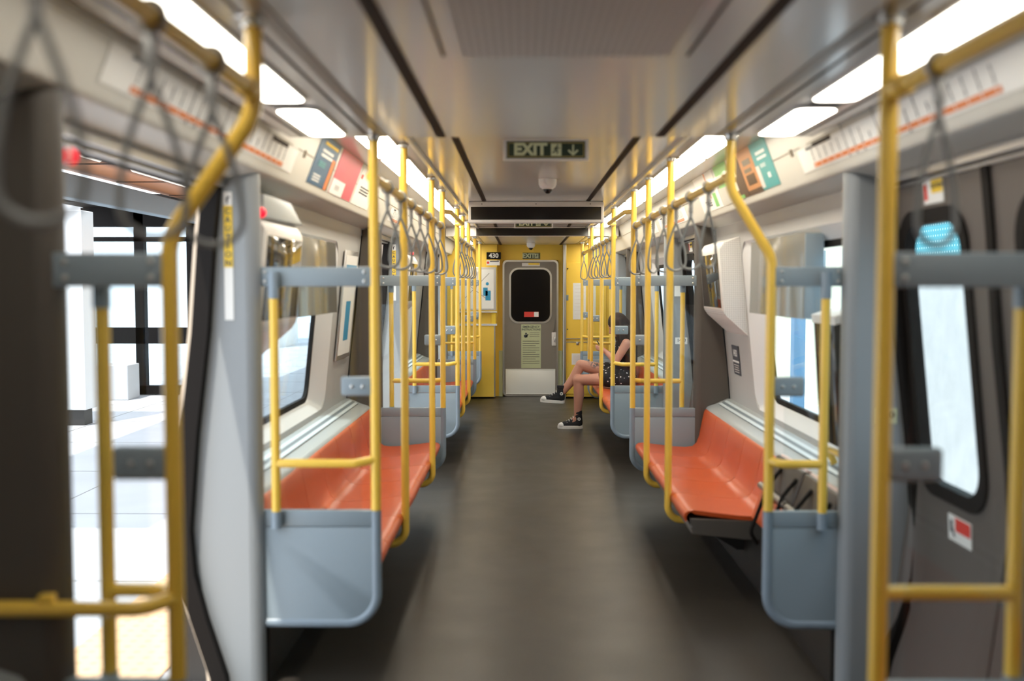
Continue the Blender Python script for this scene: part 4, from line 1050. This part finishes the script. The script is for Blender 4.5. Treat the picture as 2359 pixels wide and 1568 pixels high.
# left leg planted, right leg crossed over it
hipL, kneeL, ankL = (.94, yl, .525), (.478, PY - .05, .515), (.468, PY - .03, .115)
hipR, kneeR, ankR = (.94, yr, .535), (.505, PY + .015, .665), (.315, PY + .02, .375)
b.cap(hipL, kneeL, .082, .055); b.cap(kneeL, (.485, PY - .04, .36), .052, .056); b.cap((.485, PY - .04, .36), ankL, .055, .034)
b.cap(hipR, (.73, PY + .05, .61), .084, .075); b.cap((.73, PY + .05, .61), kneeR, .074, .056); b.cap(kneeR, (.43, PY + .02, .52), .053, .052); b.cap((.43, PY + .02, .52), ankR, .052, .034)
b.cap(ankL, (.40, PY - .03, .05), .036, .032); b.cap(ankR, (.25, PY + .02, .315), .034, .030)
b.cap(hipL, hipR, .095, .095)
b.cap((.96, PY, .54), (.975, PY, .70), .115, .098); b.cap((.975, PY, .70), (.97, PY, .85), .105, .112)
b.cap((.965, PY - .135, .905), (.965, PY + .135, .905), .05, .05); b.cap((.955, PY, .90), (.915, PY, 1.0), .05, .042)
# head bowed over the phone
hc = Vector((.885, PY, 1.085)); tilt = Matrix.Rotation(radians(-32), 3, 'Y')
b.ball(hc, .095, 20, 14, (.98, .78, 1.12), tilt); b.ball(hc + tilt @ Vector((-.03, 0, -.06)), .062, 16, 10, (.95, .9, 1.0), tilt)
b.cap(hc + tilt @ Vector((-.088, 0, .0)), hc + tilt @ Vector((-.108, 0, -.03)), .009, .014)
for sg in (-1, 1):
    b.ball(hc + tilt @ Vector((-.075, sg * .03, .012)), .015, 10, 8)
    b.ball(hc + tilt @ Vector((.0, sg * .075, -.005)), .02, 10, 8, (.6, .4, 1))
b.ball(hc + tilt @ Vector((-.088, 0, -.058)), .016, 10, 8, (.6, 1.4, .5))
# arms
for sg, el, wr in ((-1, (.855, PY - .175, .715), (.775, PY - .07, .80)), (1, (.865, PY + .175, .715), (.775, PY + .07, .80))):
    sh = (.965, PY + sg * .16, .90)
    b.cap(sh, el, .050, .038); b.cap(el, wr, .038, .026)
    w = Vector(wr); palm = w + Vector((-.055, -sg * .022, .035)); b.cap(w, palm, .024, .028)
    for k in range(4):
        a = palm + Vector((-.012, sg * .004, -.018 + .013 * k)); m1 = a + Vector((-.030 - .004 * (k in (1, 2)), -sg * .008, .012)); m2 = m1 + Vector((-.010, -sg * .022, .008))
        b.cap(a, m1, .0095, .0088, 8); b.cap(m1, m2, .0088, .0075, 8)
    th0 = w + Vector((-.02, -sg * .018, .022)); th1 = th0 + Vector((-.018, -sg * .022, .022)); b.cap(th0, th1, .011, .0095, 8); b.cap(th1, th1 + Vector((-.02, -sg * .004, .012)), .0095, .008, 8)
remesh(b.build('body', M['skin'], person), .0065, 4)
# dress
d = MB()
d.cap((.96, PY, .545), (.975, PY, .70), .132, .108); d.cap((.975, PY, .70), (.97, PY, .84), .115, .122); d.cap((.965, PY - .10, .885), (.965, PY + .10, .885), .056, .056)
d.cap(hipL, (.76, PY - .08, .535), .100, .090); d.cap(hipR, (.78, PY + .06, .60), .104, .094); d.cap(hipL, hipR, .112, .112); d.cap((.80, PY - .05, .545), (.80, PY + .05, .58), .09, .09)
remesh(d.build('dress', M['dress'], person), .010, 3)
# hair
h = MB()
h.ball(hc + Vector((.012, 0, .018)), .108, 22, 16, (1.0, .88, 1.12), tilt)
for sg in (-1, 1):
    h.cap(hc + Vector((.01, sg * .075, .03)), (.915, PY + sg * .105, .98), .05, .05); h.cap((.915, PY + sg * .105, .98), (.955, PY + sg * .12, .80), .052, .036)
h.cap(hc + Vector((.06, 0, 0)), (1.02, PY, .95), .085, .085); h.cap((1.02, PY - .05, .95), (1.045, PY - .05, .72), .075, .05); h.cap((1.02, PY + .05, .95), (1.045, PY + .05, .72), .075, .05)
h.cap((.985, PY - .10, 1.02), (1.015, PY - .115, .68), .07, .045)
remesh(h.build('hair', M['hair'], person), .010, 4)
# shoes: high canvas uppers, white soles and toe caps, laces, ankle patch
def shoe(ax, ay, sole_z, heel_x, toe_x, pitch):
    hx = heel_x; L = hx - toe_x
    R = Matrix.Rotation(pitch, 3, 'Y'); o0 = Vector((hx, ay, sole_z))
    T = lambda v: o0 + R @ Vector(v)
    so = MB(); outline = []
    for k in range(28):
        a = 2 * pi * k / 28; x = -L / 2 + L / 2 * cos(a); w = .043 * (abs(sin(a)) ** .75) * (1 if x < -L * .35 else .86)
        outline.append((x, w * (1 if sin(a) >= 0 else -1)))
    so.prism(outline, 'z', 0, .032, .004)
    for v in so.bm.verts: v.co = T(v.co)
    up = MB()
    up.cap((-.045, 0, .055), (-L + .075, 0, .042), .040, .034); up.cap((-.042, 0, .06), (-.050, 0, .135), .041, .043); up.cap((-.055, 0, .10), (-L + .10, 0, .05), .034, .03); up.ball((-L + .06, 0, .035), .036, 14, 10, (1.3, 1, .8))
    for v in up.bm.verts: v.co = T(v.co)
    uo = remesh(up.build('shoe_upper', M['canvas'], person), .006, 3)
    so.build('sole', M['rubber'], uo)
    tc = MB(); tc.ball((-L + .045, 0, .034), .043, 16, 10, (.95, .92, .72))
    for v in tc.bm.verts: v.co = T(v.co)
    tc.build('toe_cap', M['rubber'], uo)
    la = MB()
    for k in range(6):
        x = -L + .10 + .022 * k; z = .076 + .0165 * k * 1.0
        la.tube([T((x, -.026, z - .012)), T((x - .004, 0, z + .004)), T((x, .026, z - .012))], .0038, 6)
    la.build('laces', M['rubber'], uo)
    pa = MB(); pa.lathe(T((-.042, -.0425, .105)), [(.017, 0), (.017, .003)], 18, (0, -1, 0)); po = pa.build('ankle_patch', M['rubber'], uo)
    st = MB()
    for k in range(5): 
        a = pi / 2 + 2 * pi * k / 5; st.obox(T((-.042 + .005 * cos(a), -.0458, .105 + .005 * sin(a))), (cos(a), 0, sin(a)), (-sin(a), 0, cos(a)), .011, .0035, .001)
    st.build('star', M['canvas'], po)
    sk = MB(); sk.lathe(T((-.05, 0, .155)), [(.042, 0), (.043, .018), (.040, .034)], 18, (0, 0, 1)); sk.build('sock', M['canvas'], person)
shoe(.468, PY - .03, .001, .528, .262, 0.0)
shoe(.315, PY + .02, .258, .338, .078, radians(4))
ph = thing('phone', 'black phone held in the hands of the seated person', 'phone', (.715, PY, .86))
mb = MB(); mb.obox((.712, PY, .862), (0, 1, 0), Vector((-.55, 0, .85)), .072, .145, .009, .003); mb.build('case', M['phone'], ph)

# ------------------------------------------------------------------ outside, left: station platform
mb = MB(); mb.box(-14, -1.46, -6, 40, -.4, -.012); struct(mb.build('platform', M['concrete'], smooth=False))
mb = MB()
for k in range(22): mb.box(-13, -1.97, -4 + 1.5 * k, -4 + 1.5 * k + .008, -.0135, -.0105)
for x in (-3.3, -4.8, -6.3): mb.box(x, x - .008, -5, 28, -.0135, -.0105)
struct(mb.build('trim_%d' % n_trim, M['dark_steel'], smooth=False)); n_trim += 1
mb = MB(); mb.box(-1.96, -1.50, -6, 30, -.012, -.004); tag(mb.build('tactile_strip', M['tactile'], smooth=False), 'orange yellow tactile paving strip along the platform edge outside the open door', 'tactile paving')
t = thing('station_canopy', 'wood lined station canopy with grey beam above the platform', 'canopy', (-4.2, 10, 2.35))
mb = MB(); mb.box(-4.55, -4.40, 4, 26, 2.33, 2.56, .01); mb.build('edge_beam', mat('blue_grey_beam', (.12, .16, .19), .5), t, False)
M['soffit'] = mat('orange_wood_soffit', (.50, .20, .075), .5, var=.15, vscale=2)
mb = MB(); mb.box(-4.55, -2.9, 5, 26, 2.62, 2.66)
mb.build('soffit', M['soffit'], t, False)
mb = MB()
for k in range(12): mb.box(-4.5, -2.9, 6 + 1.6 * k, 6.02 + 1.6 * k, 2.612, 2.622)
mb.build('soffit_joints', M['slot'], t, False)
M['tube_lamp'] = emit('platform_tube_lamp', (1, .95, .85), 4)
for k, y in enumerate((6.6, 8.6)):
    tt = thing('tube_light', '%s fluorescent tube under the wooden platform canopy' % ('nearer', 'farther')[k], 'light', (-3.45, y, 2.5))
    mb = MB(); mb.tube([(-3.45, y, 2.5), (-3.45, y + 1.3, 2.5)], .03, 10); mb.build('tube', M['tube_lamp'], tt)
    mb = MB(); mb.box(-3.5, -3.4, y, y + 1.3, 2.54, 2.611); mb.build('fitting', M['white'], tt, False)
# black framed glass shelter
SY = 13.6
t = thing('glass_shelter', 'black framed glass shelter standing on the platform', 'shelter', (-5.3, SY, 0))
mb = MB()
def bar(x0, x1, z0, z1, y0=SY, y1=SY + .12): mb.box(x0, x1, y0, y1, z0, z1)
bar(-6.14, -6.04, 0, 2.5); bar(-5.42, -5.29, 0, 2.5); bar(-4.70, -4.58, 0, 2.5)
bar(-6.14, -4.58, 2.30, 2.56); bar(-6.14, -4.58, 2.1, 2.16); bar(-6.14, -4.58, .70, .92); bar(-6.14, -4.58, 0, .12)
mb.build('frame', M['black'], t, False)
mb = MB(); mb.box(-6.1, -4.58, SY - .9, SY + 1.6, 2.56, 2.66); mb.build('roof', M['black'], t, False)
mb = MB(); mb.box(-6.0, -4.6, SY + .05, SY + .06, .1, 2.4); mb.build('glass_pane', M['window_glass'], t, False)
t = thing('platform_kiosk', 'tall white kiosk with dark base on the platform beyond the door', 'kiosk', (-5.2, 11, 0))
mb = MB(); mb.box(-6.2, -4.80, 10.6, 10.9, .16, 2.3, .01); mb.build('body', M['reveal'], t, False)
mb = MB(); mb.box(-6.15, -4.84, 10.65, 10.85, -.012, .16); mb.build('base', M['underframe'], t, False)
t = thing('low_wall', 'low grey concrete wall beside the glass shelter', 'wall', (-5.6, 13, 0))
mb = MB(); mb.box(-6.0, -5.3, 13.0, 13.4, -.012, .45, .01); mb.build('block', M['concrete'], t, False)
t = thing('station_building', 'bright pale station building behind the glass shelter', 'building', (-10, 24, 0))
mb = MB(); mb.box(-22, -6, 24, 26, -.012, 6); mb.build('wall', M['reveal'], t, False)
# ------------------------------------------------------------------ outside, right
mb = MB(); mb.box(1.9, 30, -10, 60, -1.2, -1.0); struct(mb.build('trackbed', M['concrete'], smooth=False))
mb = MB(); mb.box(3.2, 3.4, -8, 9.4, -1.0, 1.72); struct(mb.build('wall_trackside', mat('stained_concrete_wall', (.66, .65, .64), .8, var=.18, vscale=5), smooth=False))
t = thing('mesh_screen', 'teal perforated screen above the trackside wall outside the right doors', 'screen fence', (3.3, 1, 1.72))
mb = MB(); mb.box(3.24, 3.32, -8, 9.4, 1.72, 3.2); mb.build('mesh_panel', M['teal_tile'], t, False)
t = thing('yellow_building', 'pale yellow building seen through the right window', 'building', (7, 20, -1))
mb = MB(); mb.box(6.0, 9, 12, 34, -1, 7); mb.build('wall', mat('pale_yellow_render', (.85, .78, .58), .7), t, False)
mb = MB()
for k in range(8): mb.box(5.96, 6.0, 13 + k * 2.4, 14.2 + k * 2.4, .8, 2.2)
mb.build('window_band', M['panel'], t, False)
t = thing('blue_column', 'blue steel column outside the right window', 'column', (4, 15, -1))
mb = MB(); mb.box(3.95, 4.12, 14.9, 15.1, -1, 4, .01); mb.build('shaft', mat('blue_steel', (.10, .22, .36), .5), t, False)
